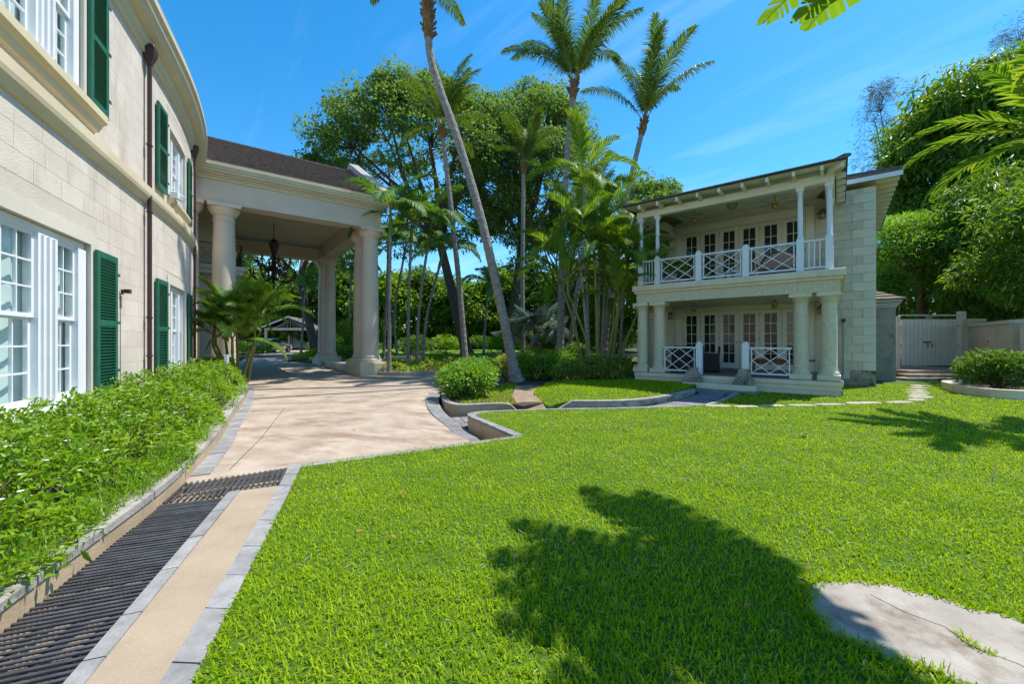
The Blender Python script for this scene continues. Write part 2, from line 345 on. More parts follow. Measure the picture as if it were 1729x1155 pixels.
# ------------------------------------------------------------------ ground, lawn, drive, paths
def ground_mesh():
    xs = np.r_[-600, -300, -150, np.arange(-90, 91, 3.0), 150, 300, 600]; ys = np.r_[-300, -100, -40, np.arange(-18, 120, 3.0), 200, 400, 700]
    V = []; 
    for y in ys:
        for x in xs:
            near = (1 - sst(14, 19, y)) * (1 - sst(9, 13, abs(x + 2)))
            V.append((x, y, zfar(min(y, 60)) - .12 - .45 * near))
    nx = len(xs); F = [(j * nx + i, j * nx + i + 1, (j + 1) * nx + i + 1, (j + 1) * nx + i) for j in range(len(ys) - 1) for i in range(nx - 1)]
    mb = MB(); mb.v = V; mb.f = F; tag(mb.build('ground', M_ground), kind='structure')
ground_mesh()
LAWN_EDGE = [(-.45, -.8), (-.83, .2), (-1.41, 1.79), (-2.22, 4.02), (-2.54, 4.87)]
NEAR_CURB = [(-.87, 8.08), (-.80, 8.40), (-.55, 8.62), (.2, 8.80), (.94, 8.92), (2.43, 9.07), (4.15, 9.42), (4.9, 9.85), (6.0, 11.1), (6.55, 11.8)]
lawn_poly = LAWN_EDGE + [(.12, 6.38), (-.70, 8.10), (-.66, 8.38), (-.5, 8.50), (.2, 8.67), (.94, 8.79), (2.43, 8.94), (4.2, 9.29), (5.0, 9.74), (6.1, 11.0), (6.7, 11.75), (6.4, 13.1), (9, 18), (14, 18.2), (15, 16), (20, 16), (20, 4), (14, -2.5)]
tag(sheet('lawn', lawn_poly, lambda x, y: .0, M_lawn, step=1.2, skirt=.35), kind='structure')
DRIVE_R = [(-.38, 6.34), (-.97, 8.05), (-1.57, 9.28), (-1.94, 10.6), (-2.24, 12.2), (-2.0, 14.5), (-.9, 16.6), (-.9, 18.3)]
PLANT_BASE = smooth_path([(-1.40, -1.0), (-1.97, .3), (-2.67, 2.1), (-3.28, 3.76), (-3.81, 4.85), (-4.47, 6.13), (-5.55, 8.0), (-6.94, 10.46), (-8.5, 12.9), (-9.9, 14.75)], 120)
_pb = [tuple(p) for p in PLANT_BASE]
PB_DRIVE = [p for p in _pb if p[1] > 4.35]
drive_poly = [(-3.5, 4.36), (-2.68, 4.98)] + DRIVE_R + [(-3.4, 18.75), (-4.3, 18.05), (-5.6, 18.1), (-6.6, 18.5), (-11.5, 25.4), (-12.9, 26.6), (-15.8, 28.2), (-18, 33), (-20.5, 41), (-21.5, 48), (-29, 48), (-26.8, 41), (-21.5, 32.5), (-18.6, 27.5), (-16, 22), (-14.2, 18.6), (-11.2, 15.6)] + PB_DRIVE[::-1]
tag(sheet('drive', drive_poly, zdrive, M_drive, step=1.0, skirt=.25), kind='structure')
# entrance court of pavers between the two curb walls, and the path to the steps
FAR_WALL = smooth_path([(.95, 9.45), (1.3, 9.62), (2.55, 9.62), (3.73, 10.2), (4.6, 10.95), (5.34, 11.75)], 30)
def zpath(x, y): return -.26 + .24 * sst(-1.2, 5.8, x)
pA = smooth_path([(-.97, 8.0), (-.95, 8.35), (-.62, 8.74), (.2, 8.93), (.94, 9.05), (2.43, 9.2), (4.1, 9.55), (4.8, 9.95), (5.9, 11.2), (6.25, 11.9)], 80)
pB = smooth_path([(-1.62, 9.3), (-1.3, 9.36), (-.5, 9.6), (.2, 9.3), (.95, 9.42), (2.55, 9.56), (3.78, 10.12), (4.65, 10.85), (5.4, 11.7), (5.7, 12.3)], 80)
path_o = sheet('garden_path', [tuple(p) for p in pA] + [tuple(p) for p in pB[::-1]], lambda x, y: zpath(x, y) - .02, M_soil, step=.6)
tag(path_o, kind='structure')
NROW = 3
for r in range(NROW):
    a = pA + (pB - pA) * (r + .03) / NROW; b = pA + (pB - pA) * (r + .97) / NROW
    ribbon_pieces('paver', a, b, lambda x, y: zpath(x, y) - .05, zpath, 40, M_paver2, path_o, gap=.018, k=1, jig=.004)
# drive edging band along the planter, and along the right edge
band = thing('paver_edging', 'band of grey pavers edging the drive beside the long hedge planter', 'paving', (-4.4, 6.2, -.05))
i0 = int(np.argmax(PLANT_BASE[:, 1] > 4.5)); i1 = int(np.argmax(PLANT_BASE[:, 1] > 14.0))
ba = PLANT_BASE[i0:i1]; bb = offset_path(PLANT_BASE, -.19)[i0:i1]
ribbon_pieces('paver', resample(ba, 60), resample(bb, 60), lambda x, y: zdrive(x, y) - .05, lambda x, y: zdrive(x, y) + .012, 34, M_paver, band, gap=.012, jig=.003)
rb = smooth_path([(-.33, 6.5), (-.9, 8.0), (-1.5, 9.22), (-1.9, 10.5), (-2.15, 12.1)], 50)
band2 = thing('paver_edging', 'curved band of dark pavers edging the drive by the round shrub bed', 'paving', (-1.4, 9, -.2))
ribbon_pieces('paver', rb, offset_path(rb, .34)[::1], lambda x, y: zdrive(x, y) - .05, lambda x, y: zdrive(x, y) + .014, 16, M_paver2, band2, gap=.012, jig=.003)
# near strip beside the lawn: outer pavers, concrete, inner pavers, grating
oP = resample(LAWN_EDGE, 60); oQ = resample([(-.62, -.8), (-.97, .2), (-1.55, 1.79), (-2.36, 4.05), (-2.69, 4.87)], 60)
iP = resample([(-.95, -.8), (-1.29, .2), (-1.875, 1.77), (-2.735, 4.05)], 60); iQ = resample([(-1.06, -.8), (-1.39, .2), (-1.965, 1.77), (-2.81, 3.99)], 60)
ed = thing('lawn_edging', 'light grey paver edging between the lawn and the tan concrete strip', 'paving', (-1.6, 2, 0))
ribbon_pieces('paver', oP, oQ, -.2, .012, 15, M_paver, ed, gap=.008, jig=.003)
ed2 = thing('drain_edging', 'grey paver edging between the tan concrete strip and the long grating', 'paving', (-2.1, 2, 0))
ribbon_pieces('paver', iP, iQ, -.3, .006, 11, M_paver, ed2, gap=.008, jig=.002)
a_ = resample([(-.62, -.8), (-.97, .2), (-1.55, 1.79), (-2.375, 4.1), (-2.41, 4.2)], 40); b_ = resample([(-.95, -.8), (-1.29, .2), (-1.875, 1.77), (-2.6, 3.7), (-2.74, 4.05)], 40)
tag(ribbon(a_, b_, -.3, -.004, k=30).build('concrete_strip', M_agg), kind='structure')
ed3 = thing('drain_curb', 'pale kerb strip between the lawn corner and the slot drain of the drive', 'kerb', (-1.2, 5.6, 0))
ca = resample([(-2.60, 4.88), (-1.2, 5.66), (.14, 6.40)], 40); cb = resample([(-2.56, 4.74), (-1.15, 5.53), (.16, 6.27)], 40)
ribbon_pieces('kerb_stone', ca, cb, -.35, .008, 6, M_paver, ed3, gap=.008, jig=.002)
sl = thing('slot_drain', 'narrow black slot drain along the near edge of the drive', 'drain', (-1.4, 5.7, -.1))
sa = resample([(-2.66, 4.90), (-1.26, 5.70), (-.2, 6.30)], 60); sb = resample([(-2.72, 5.00), (-1.32, 5.80), (-.26, 6.40)], 60)
ribbon(sa, sb, lambda x, y: zdrive(x, y) - .12, lambda x, y: zdrive(x, y) - .02, k=30).build('channel', M_pit, sl, world=True)
mb = MB()
for i in range(62):
    t = (i + .5) / 62 * 59; k0 = int(t); p = sa[k0]; q = sb[k0]; z = zdrive(*p) + .004
    mb.bar((p[0], p[1], z), (q[0], q[1], z), .022, .02)
o = mb.build('grille', M_bar, sl, world=True); tag(o, kind='stuff')
xd = thing('cross_strip', 'narrow black strip running across the concrete drive', 'drain', (-4.7, 12.2, -.05))  # thin black strip laid across the drive, slightly proud of its surface
da = resample([(-7.0, 10.75), (-4.6, 12.1), (-2.2, 13.6)], 40); ribbon(da, offset_path(da, .07), lambda x, y: zdrive(x, y) - .06, lambda x, y: zdrive(x, y) + .016, k=30).build('dark_strip', M_bar, xd, world=True)
jt = resample([(-3.40, 4.85), (-3.99, 6.4), (-5.3, 9.4)], 40); ribbon(jt, offset_path(jt, .007), lambda x, y: zdrive(x, y) - .02, lambda x, y: zdrive(x, y) + .004, k=36).build('expansion_joint', M_soil, bpy.data.objects['drive'])
# long bar grating
gr = thing('bar_grating', 'long black ribbed bar grating sunk between hedge planter and concrete strip', 'grating', (-2.4, 2.2, -.05))
pit = MB(); pl = PLANT_BASE[PLANT_BASE[:, 1] < 4.5]
ribbon(resample(pl, 30), resample(np.concatenate([iQ[:, :2], [[-2.72, 4.70]]]), 30), -.5, -.15, k=20, mb=pit); pit.build('channel_floor', M_pit, gr, world=True)
rod = MB(); prof = []
for k in range(49): prof.append((-.5 + k / 48, .0085 + (.002 if k % 2 else 0)))
rod.tube([(x, 0, 0) for x, r in prof], [r for x, r in prof], 8); rodm = rod.mesh('ribbed_bar', M_bar, True)
iQe = resample(iQ, 400); plx = PLANT_BASE
ang = math.atan2(.363, .932)
nb = 0; yb = -.3
while yb < 3.93:
    x1 = float(np.interp(yb, iQe[:, 1], iQe[:, 0]))
    # go left and down along the bar direction until the planter wall
    dxy = np.array([-math.cos(ang), -math.sin(ang)]); L = .1
    while L < 1.6:
        p = np.array([x1, yb]) + dxy * L
        if p[0] < np.interp(p[1], plx[:, 1], plx[:, 0]) + .01: break
        L += .01
    c = np.array([x1, yb]) + dxy * L / 2
    piece('bar', rodm, gr, Vector((c[0], c[1], -.03 + random.uniform(-.002, .002))) - gr.location, (random.uniform(0, 6), 0, ang + random.uniform(-.003, .003)), (L, 1, 1)); yb += .041
for t in (.12, .5, .88):
    a = np.array([np.interp(y, iQe[:, 1], iQe[:, 0]) for y in (-.3, 3.75)]); b = np.array([np.interp(y - .2, plx[:, 1], plx[:, 0]) for y in (-.3, 3.75)])
    MB().bar((a[0] + (b[0] - a[0]) * t, -.35, -.055), (a[1] + (b[1] - a[1]) * t, 3.7, -.055), .02, .03).build('support_rail', M_bar, gr, world=True)
cg = thing('cross_grating', 'short black flat bar grating across the end of the drive', 'grating', (-3, 4.4, -.05))
fa = resample([(-3.38, 3.76), (-2.82, 4.0), (-2.72, 4.07), (-2.44, 4.2)], 21); fb = resample([(-3.60, 4.28), (-2.72, 4.84)], 21)
for i in range(21):
    MB().bar((fa[i][0], fa[i][1], -.03), (fb[i][0], fb[i][1], -.03), .015, .02).build('bar', M_bar, cg, world=True)
for t in (.3, .7):
    m_ = fa + (fb - fa) * t; MB().tube([(p[0], p[1], -.04) for p in m_], .008, 6).build('cross_rod', M_bar, cg, world=True)
MB().prism([(-3.5, 3.7), (-2.55, 4.05), (-2.58, 4.95), (-3.62, 4.3)], -.42, -.16).build('channel_floor', M_pit, cg, world=True)
# planter wall
pw = thing('planter_wall', 'low tan planter wall with grey coping stones along the hedge', 'wall', (-3.6, 4.5, 0))
inner = offset_path(PLANT_BASE, .17)
ribbon(PLANT_BASE[::1], inner, -.4, lambda x, y: max(.09, zdrive(x, y) + .14), k=110).build('wall_face', M_curb, pw, world=True)
i2 = 112
ribbon_pieces('coping_stone', offset_path(PLANT_BASE, -.012)[:i2], offset_path(PLANT_BASE, .21)[:i2], lambda x, y: max(.092, zdrive(x, y) + .142), lambda x, y: max(.145, zdrive(x, y) + .195), 24, M_coping, pw, gap=.014, k=3, jig=.006)
soil = [tuple(p) for p in offset_path(PLANT_BASE, .15)]
tag(sheet('planter_soil', [(-8.5, 0), (-5, -1)] + [p for p in soil] + [(-12.2, 14.6)], lambda x, y: .05, M_soil, step=1.0), kind='structure')
# lawn retaining kerb and walls
rw = thing('retaining_wall', 'wedge shaped retaining wall holding the lawn corner above the drive', 'wall', (-.5, 7.4, -.2))
wa = smooth_path([(.05, 6.34), (-.42, 7.22), (-.87, 8.06), (-.84, 8.40), (-.55, 8.63)], 40); wb = smooth_path([(.17, 6.40), (-.29, 7.25), (-.71, 8.02), (-.69, 8.33), (-.48, 8.50)], 40)
ribbon(wa, wb, -.5, -.035, k=30).build('wall_face', M_curb, rw, world=True)
ribbon_pieces('coping_stone', wa + np.sign(wa - wb) * .01, wb + np.sign(wb - wa) * .012, -.033, .016, 6, M_paver, rw, gap=.01, k=4, jig=.002)
nc = thing('path_kerb', 'grey kerb between the lawn and the paved path to the steps', 'kerb', (2.5, 9, 0))
na = smooth_path(NEAR_CURB[2:], 60)
ribbon_pieces('kerb_stone', na, offset_path(na, -.12), -.4, lambda x, y: .012 + .03 * sst(4.5, 6.2, x), 14, M_paver, nc, gap=.01, k=3, jig=.002)
bw = thing('bed_wall', 'curving low tan wall with grey coping round the bed of the round shrub', 'wall', (-1.2, 9.8, -.2))
BEDW = smooth_path([(-2.35, 13.4), (-2.12, 12.1), (-1.88, 10.8), (-1.62, 9.95), (-1.18, 9.52), (-.5, 9.72), (-.06, 9.66), (.24, 9.22)], 60)
zt = lambda x, y: .0 - .2 * sst(-.1, .26, x)
ribbon(BEDW, offset_path(BEDW, .13), -.6, lambda x, y: zt(x, y) - .05, k=50).build('wall_face', M_curb, bw, world=True)
ribbon_pieces('coping_stone', offset_path(BEDW, -.012), offset_path(BEDW, .145), lambda x, y: zt(x, y) - .048, lambda x, y: zt(x, y), 13, M_coping, bw, gap=.01, k=4, jig=.003)
mw = thing('mound_wall', 'mossy grey kerb wall along the grass mound beside the paved path', 'wall', (3, 9.8, -.1))
zm = lambda x, y: -.17 + .25 * sst(.95, 1.5, x) + .03 * sst(3, 5, x)
ribbon(FAR_WALL, offset_path(FAR_WALL, .15), -.5, lambda x, y: zm(x, y) - .045, k=28).build('wall_face', M_oldblock, mw, world=True)
ribbon_pieces('coping_stone', offset_path(FAR_WALL, -.012), offset_path(FAR_WALL, .17), lambda x, y: zm(x, y) - .043, zm, 10, M_coping, mw, gap=.01, k=3, jig=.003)
mound_poly = [tuple(p) for p in offset_path(FAR_WALL, .14)] + [(6.0, 12.95), (4.4, 14.45), (2.6, 14.0), (1.3, 13.6), (.75, 12.6), (.62, 11.2), (.8, 10.0)]
def zmound(x, y): return .04 + .10 * sst(9.6, 11.5, y) - .12 * (1 - sst(.6, 1.5, x))
tag(sheet('grass_mound', mound_poly, zmound, M_lawn, step=.7, skirt=.3), kind='structure')
# garden bed behind
bed_poly = [tuple(p) for p in offset_path(BEDW, .12)[::-1]][::-1] + [(.25, 9.5), (.75, 9.9), (.55, 11.2), (.7, 12.6), (1.25, 13.7), (2.6, 14.1), (4.4, 14.6), (5.8, 18.4), (9, 24), (8, 34), (-4, 34), (-3.6, 24), (-3.3, 19.2), (-.8, 18.6), (-.8, 16.7), (-1.9, 14.6)]
tag(sheet('garden_bed', bed_poly, lambda x, y: -.02 + max(0, y - 22) * .02, M_soil, step=1.2, skirt=.5), kind='structure')
dp = sheet('dirt_path', [(.30, 9.15), (.85, 9.5), (.72, 10.4), (.60, 11.4), (.75, 12.7), (1.1, 13.5), (.55, 13.9), (.1, 13.4), (.05, 12.0), (.0, 11.0), (.1, 10.0)], lambda x, y: .005 - .19 * (1 - sst(9.2, 10.2, y)), M_dirt, step=.5)
tag(dp, kind='structure')
fl_poly = [(-6.0, 18.35), (-5.6, 18.1), (-4.3, 18.05), (-3.4, 18.75), (-.9, 18.5), (-3.2, 19.6), (-3.6, 24), (-4, 33), (-13, 33), (-11.2, 25.6)]
tag(sheet('flower_bed', fl_poly, lambda x, y: zfar(y) + .10, M_soil, step=1.2, skirt=.3), kind='structure')
fc = thing('flower_bed_kerb', 'low grey brown kerb round the flower bed beside the tall columns', 'kerb', (-4.3, 18.1, -.05))
fcp = smooth_path([(-6.1, 18.25), (-5.3, 17.98), (-4.3, 17.95), (-3.35, 18.65), (-2.0, 18.7), (-.9, 18.35)], 40)
ribbon_pieces('kerb_stone', fcp, offset_path(fcp, .16), -.3, .12, 10, M_coping, fc, gap=.012, k=4, jig=.003)
M_lawn2 = mat('far_lawn_turf', (.13, .24, .015), (.09, .18, .012), scale=2, bump=.6, bscale=30, rough=.9)
tag(sheet('far_lawn', [(-4, 33.5), (-13, 33.5), (-19.5, 41), (-20, 56), (12, 56), (8, 34.5)], lambda x, y: zfar(y) + .05, M_lawn2, step=3), kind='structure')
tag(sheet('island_bed', [(-11.6, 25.6), (-12.9, 26.7), (-15.7, 28.3), (-17.9, 33), (-20.2, 41), (-13, 33)], lambda x, y: zfar(y) + .12, M_soil, step=1.5, skirt=.3), kind='structure')
# stepping stones, flagstone
stm = mat('stepping_stone', (.50, .44, .37), (.30, .26, .21), scale=4, bump=.4, bscale=40, rough=.9, rand=.15)
sgrp = 'stepping stones set in the lawn by the guest house'
STONES = [(4.75, 9.28, .62, .24, -6), (5.35, 9.2, .60, .22, 4), (6.0, 9.33, .66, .25, 0), (6.72, 9.36, .70, .24, 3), (7.5, 9.5, .82, .25, 4), (8.45, 9.72, .95, .30, 6), (9.5, 9.85, .80, .26, 10), (10.3, 10.25, .62, .3, 30), (10.9, 10.75, .7, .36, 12), (11.3, 11.2, .62, .3, 10), (11.8, 11.7, .7, .34, 8), (12.3, 12.25, .66, .36, 14), (13.0, 12.9, .62, .36, 10), (13.7, 13.5, .7, .4, 12)]
stone_polys = []
for i, (x, y, a, b, r) in enumerate(STONES):
    pts = []
    for k in range(9):
        t = 2 * math.pi * k / 9; q = random.uniform(.86, 1.1); e = .7
        cx, cy = math.copysign(abs(math.cos(t)) ** e, math.cos(t)) * a / 2 * q, math.copysign(abs(math.sin(t)) ** e, math.sin(t)) * b / 2 * q
        pts.append((x + cx * math.cos(R(r)) - cy * math.sin(R(r)), y + cx * math.sin(R(r)) + cy * math.cos(R(r))))
    o = MB().prism([(p[0] - x, p[1] - y) for p in pts], -.06, .022).build('stepping_stone', stm, bevel=.008); o.location = (x, y, 0); stone_polys.append(pts)
    tag(o, 'flat tan stepping stone in the row crossing the grass before the veranda' if i < 8 else 'flat tan stepping stone on the line leading to the white gate', 'stone', sgrp if i < 8 else 'stepping stones leading to the gate')
FLAG = [(1.90, 2.50), (2.02, 2.49), (2.14, 2.52), (2.24, 2.47), (2.32, 2.48), (2.37, 2.40), (2.52, 2.33), (2.55, 2.24), (2.68, 2.20), (2.74, 2.08), (2.90, 2.02), (2.98, 1.82), (2.85, 1.5), (2.5, 1.38), (2.2, 1.42), (2.06, 1.66), (1.95, 1.72), (1.90, 1.84), (1.78, 1.87), (1.71, 1.99), (1.60, 2.07), (1.66, 2.16), (1.62, 2.24), (1.74, 2.33), (1.76, 2.42)]
o = MB().prism([(x - 2.2, y - 2.0) for x, y in FLAG], -.08, .014).build('flagstone', M_flag, bevel=.006); o.location = (2.2, 2.0, 0)
ck = MB()
for a_c, b_c in zip([(-.10, .36), (-.05, .21), (.05, .09), (.03, -.04), (.13, -.15), (.15, -.3)], [(-.05, .21), (.05, .09), (.03, -.04), (.13, -.15), (.15, -.3), (.25, -.46)]): ck.bar((*a_c, .0142), (*b_c, .0142), .004, .002)
ck.build('crack', M_soil, o)
tag(o, 'large pale irregular flagstone with brown stains set flush in the grass', 'stone')
# grass blades
grass_m = leafmat('grass_blade', [(.05, .115, .003), (.14, .265, .004), (.25, .375, .006), (.42, .50, .02)], rough=.6, trans=.45, spec=.12, tcol=(1.4, 1.25, .15), gain=1.22, nsc=1.6, nw=.7)
def blades(P, zf, h, w, seed):
    r = np.random.default_rng(seed); n = len(P); z = np.array([zf(x, y) for x, y in P]) if callable(zf) else np.full(n, zf)
    a = r.uniform(0, 2 * np.pi, n); lean = r.uniform(.35, 1.5, n); H = h * r.uniform(.55, 1.25, n); Wd = w * r.uniform(.7, 1.3, n)
    d = np.stack([np.cos(a), np.sin(a), np.zeros(n)], 1); s = np.stack([-np.sin(a), np.cos(a), np.zeros(n)], 1); up = np.array([0, 0, 1.0])
    B = np.c_[P, z]; M1 = B + d * (H * np.sin(lean * .6) * .55)[:, None] + up * (H * np.cos(lean * .6) * .55)[:, None]
    T = M1 + d * (H * np.sin(lean * 1.15) * .5)[:, None] + up * (H * np.cos(lean * 1.15) * .5)[:, None]; hw = (Wd * .5)[:, None]
    V = np.stack([B - s * hw, B + s * hw, M1 + s * hw * .9, M1 - s * hw * .9, T], 1).reshape(-1, 3)
    i = np.arange(n)[:, None] * 5
    return V, i + np.array([[0, 1, 2, 3]]), i + np.array([[3, 2, 4]])
def scatter_poly(poly, dens, y0, y1, seed, excl=(), kx=2.0):
    r = np.random.default_rng(seed); p = np.array(poly)[:, :2]; lo = np.maximum(p.min(0), [-99, y0]); hi = np.minimum(p.max(0), [99, y1]); hi[0] = min(hi[0], kx * max(y1, 0) + 3.0)
    n = int((hi[0] - lo[0]) * (hi[1] - lo[1]) * dens); P = r.uniform(lo, hi, (max(n, 1), 2)); k = pip(P, p) & (np.abs(P[:, 0]) < kx * np.maximum(P[:, 1], 0) + 3.0)
    P = P[k]
    for e in excl: P = P[~pip(P, e)]
    return P
HOUSE = [(8.93, 10.75), (10.8, 13.4), (12.0, 13.1), (16, 18), (6, 20), (4.2, 14.5)]
def shrink(p, f=.93, c=None):
    q = np.array(p); c = q.mean(0); a = np.arange(len(q)); return c + (q - c) * (f + .05 * np.sin(a * 2.3))[:, None]
excl = [shrink(FLAG), HOUSE] + [shrink(p, .8) for p in stone_polys]
Vs, Q, T, k = [], [], [], 0
# clover-free dense turf: density falls and blades widen with distance
rings = [(-2, .9, 900, .05, .011), (.9, 2.6, 5000, .043, .0064), (2.6, 4.2, 3100, .041, .0072), (4.2, 6.5, 1700, .040, .0090), (6.5, 9.5, 900, .04, .0125), (9.5, 14, 460, .04, .018)]
for i, (y0, y1, dn, h, w) in enumerate(rings):
    P = scatter_poly(lawn_poly, dn, y0, y1, 10 + i, excl); V, q, t = blades(P, 0.0, h, w, 30 + i)
    Vs.append(V); Q.append(q + k); T.append(t + k); k += len(V)
P = scatter_poly(mound_poly, 800, 9, 15, 50, [HOUSE]); V, q, t = blades(P, zmound, .055, .014, 51); Vs.append(V); Q.append(q + k); T.append(t + k); k += len(V)
P = scatter_poly([(-1.3, 9.7), (.1, 9.7), (.0, 12), (.2, 14.5), (-1.4, 14)], 420, 9, 15, 52); V, q, t = blades(P, -.02, .07, .014, 53); Vs.append(V); Q.append(q + k); T.append(t + k); k += len(V)
# sprigs creeping over the flagstone rim and along its crack
ring_ = resample(FLAG + [FLAG[0]], 160); crack = resample([(2.12, 2.34), (2.16, 2.2), (2.26, 2.08), (2.24, 1.95), (2.34, 1.84), (2.36, 1.7), (2.44, 1.55)], 60)
P = np.concatenate([np.repeat(ring_, 9, 0) + rng.normal(0, .022, (1440, 2)), np.repeat(crack[22:34], 5, 0) + rng.normal(0, .014, (60, 2))]); V, q, t = blades(P, .006, .05, .006, 55); Vs.append(V); Q.append(q + k); T.append(t + k); k += len(V)
tag(npobj('lawn_grass', np.concatenate(Vs), [np.concatenate(Q), np.concatenate(T)], grass_m), 'short bright green broad bladed turf of the lawn', 'grass', kind='stuff')

# pale dry clippings lying on the turf
Pc = scatter_poly(lawn_poly, 60, .9, 9, 60, excl); nz = np.sin(Pc[:, 0] * 1.7 + 2 * np.sin(Pc[:, 1] * .9)) + np.sin(Pc[:, 1] * 2.6 + Pc[:, 0]); Pc = Pc[(nz > .9) | (rng.uniform(size=len(Pc)) < .12)]
ac = rng.uniform(0, 6.28, len(Pc)); V, F = leaf_geo(np.c_[Pc, rng.uniform(.03, .05, len(Pc))], np.stack([np.cos(ac), np.sin(ac), rng.normal(0, .15, len(ac))], 1), np.tile([[0, 0, 1.]], (len(ac), 1)), rng.uniform(.03, .09, len(ac)), .004 + Pc[:, 1] * .0006, 0)
tag(npobj('grass_clippings', V, [F], leafmat('dry_clipping', [(.45, .42, .22), (.36, .40, .20), (.52, .48, .34)], rough=.8, trans=.2, gain=1.0)), 'pale dry mowing clippings strewn over the turf', 'clippings', kind='stuff')
# ------------------------------------------------------------------ main house: gently bowed facade
WP1 = (-8.05, 9.2); WH0 = R(26); WR = 26.0
def W(s, off=0.0):
    if s <= 0: h = WH0; x = WP1[0] - math.sin(h) * s; y = WP1[1] + math.cos(h) * s
    else:
        h = WH0 + s / WR; x = WP1[0] - WR * math.cos(WH0) + WR * math.cos(h); y = WP1[1] - WR * math.sin(WH0) + WR * math.sin(h)
    return x + off * math.cos(h), y + off * math.sin(h), h
MH = thing('main_house', 'two storey coral stone mansion with bowed facade and dark green shutters', 'house', (-8.05, 9.2, 0))
L0 = Vector(MH.location)
def sweep(prof, s0, s1, n=None, caps=True, mb=None):
    mb = mb or MB(); n = n or max(2, int((s1 - s0) / .4)); m = len(prof); vs = []
    for i in range(n + 1):
        s = s0 + (s1 - s0) * i / n
        for o, z in prof:
            x, y, h = W(s, o); vs.append((x, y, z))
    fs = [(i * m + k, i * m + (k + 1) % m, (i + 1) * m + (k + 1) % m, (i + 1) * m + k) for i in range(n) for k in range(m)]
    if caps: fs += [tuple(range(m - 1, -1, -1)), tuple(n * m + k for k in range(m))]
    return mb.add(vs, fs)
OPEN = [(-6.80, -3.17, .60, 3.03), (.70, 2.45, .62, 2.90), (-6.80, -3.38, 5.25, 7.35), (.70, 2.45, 4.98, 6.72)]
def wall_core():
    ss = sorted(set([-9.5, -8] + [v for o in OPEN for v in o[:2]] + list(np.arange(-.5, 10.1, .75)))); zs = sorted(set([-.4, 8.1] + [v for o in OPEN for v in o[2:]]))
    mb = MB()
    for i in range(len(ss) - 1):
        for j in range(len(zs) - 1):
            sm = (ss[i] + ss[i + 1]) / 2; zm_ = (zs[j] + zs[j + 1]) / 2
            if any(o[0] < sm < o[1] and o[2] < zm_ < o[3] for o in OPEN): continue
            a = W(ss[i]); b = W(ss[i + 1]); a2 = W(ss[i], -.35); b2 = W(ss[i + 1], -.35)
            mb.add([(a[0], a[1], zs[j]), (b[0], b[1], zs[j]), (b[0], b[1], zs[j + 1]), (a[0], a[1], zs[j + 1])], [(3, 2, 1, 0)])
    for s0, s1, z0, z1 in OPEN:   # reveals
        a = W(s0); b = W(s1); c = W(s1, -.4); d = W(s0, -.4)
        P = lambda q, z: (q[0], q[1], z)
        mb.add([P(a, z0), P(b, z0), P(c, z0), P(d, z0)], [(0, 1, 2, 3)]); mb.add([P(a, z1), P(b, z1), P(c, z1), P(d, z1)], [(3, 2, 1, 0)])
        mb.add([P(a, z0), P(d, z0), P(d, z1), P(a, z1)], [(0, 1, 2, 3)]); mb.add([P(b, z0), P(c, z0), P(c, z1), P(b, z1)], [(3, 2, 1, 0)])
    return mb.build('facade_wall', M_stoneW, MH, world=True)
FW = wall_core()
# back of the house: closes the volume
bk = MB(); q = [W(s)[:2] for s in np.linspace(-9.5, 9.5, 24)]; q0 = [W(s, -.42)[:2] for s in np.linspace(-9.5, 9.5, 24)]
bk.prism([tuple(p) for p in q0] + [(-24, 16), (-18, -2)], -.3, 8.1).build('house_body', M_stoneW, MH, world=True)
def blocks(z0, z1, s0, s1, part):
    Hc = .30; me = cube(M_stone, .012); rest = MB(); nrow = int(round((z1 - z0) / Hc)); hc = (z1 - z0) / nrow
    for r in range(nrow):
        s = s0 - (.31 if r % 2 else 0) - random.uniform(0, .1)
        while s < s1:
            ln = random.choice([.55, .62, .68]); a, b = s, s + ln; s += ln
            za = z0 + r * hc; zb = za + hc; segs = [(a, b)]
            for o0, o1, oz0, oz1 in OPEN:
                if zb > oz0 - .05 and za < oz1 + .22:
                    new = []
                    for u, v in segs:
                        if v <= o0 - .2 or u >= o1 + .2: new.append((u, v)); continue
                        if u < o0 - .2: new.append((u, o0 - .2))
                        if v > o1 + .2: new.append((o1 + .2, v))
                    segs = new
            for u, v in segs:
                u = max(u, s0); v = min(v, s1)
                if v - u < .08: continue
                x, y, h = W((u + v) / 2, -.02); 
                if part: piece('block', me, FW, (x - 0, y - 0, (za + zb) / 2), (0, 0, h + math.pi / 2), (v - u - .005, .046, hc - .005))
                else:
                    m = Matrix.Translation((x, y, (za + zb) / 2)) @ Matrix.Rotation(h + math.pi / 2, 4, 'Z'); rest.obox(m, v - u - .004, .0435, hc - .004)
    if not part: tag(rest.build('upper_block', M_stone, FW), kind='stuff')
blocks(-.1, 4.38, -7.6, 4.6, True)
blocks(4.74, 7.5, -7.6, 5.5, False)
sweep([(0, 4.38), (.05, 4.40), (.07, 4.45), (.11, 4.50), (.125, 4.56), (.125, 4.70), (.04, 4.735), (0, 4.75)], -8.5, 8).build('belt_course', M_cornice, MH, world=True)
CORN = [(0, 7.46), (.05, 7.47), (.05, 7.58), (.09, 7.62), (.12, 7.70), (.12, 7.78), (.25, 7.84), (.27, 7.92), (.33, 7.98), (.34, 8.06), (.39, 8.12), (.39, 8.20), (.30, 8.25), (-.3, 8.27), (-.3, 7.46)]
sweep(CORN, -8.5, 8.5, 44).build('cornice', M_cornice, MH, world=True)
sweep([(-.3, 8.26), (.36, 8.255), (.37, 8.31), (-.3, 8.34)], -8.5, 8.5, 44).build('gutter_edge', M_trim, MH, world=True)
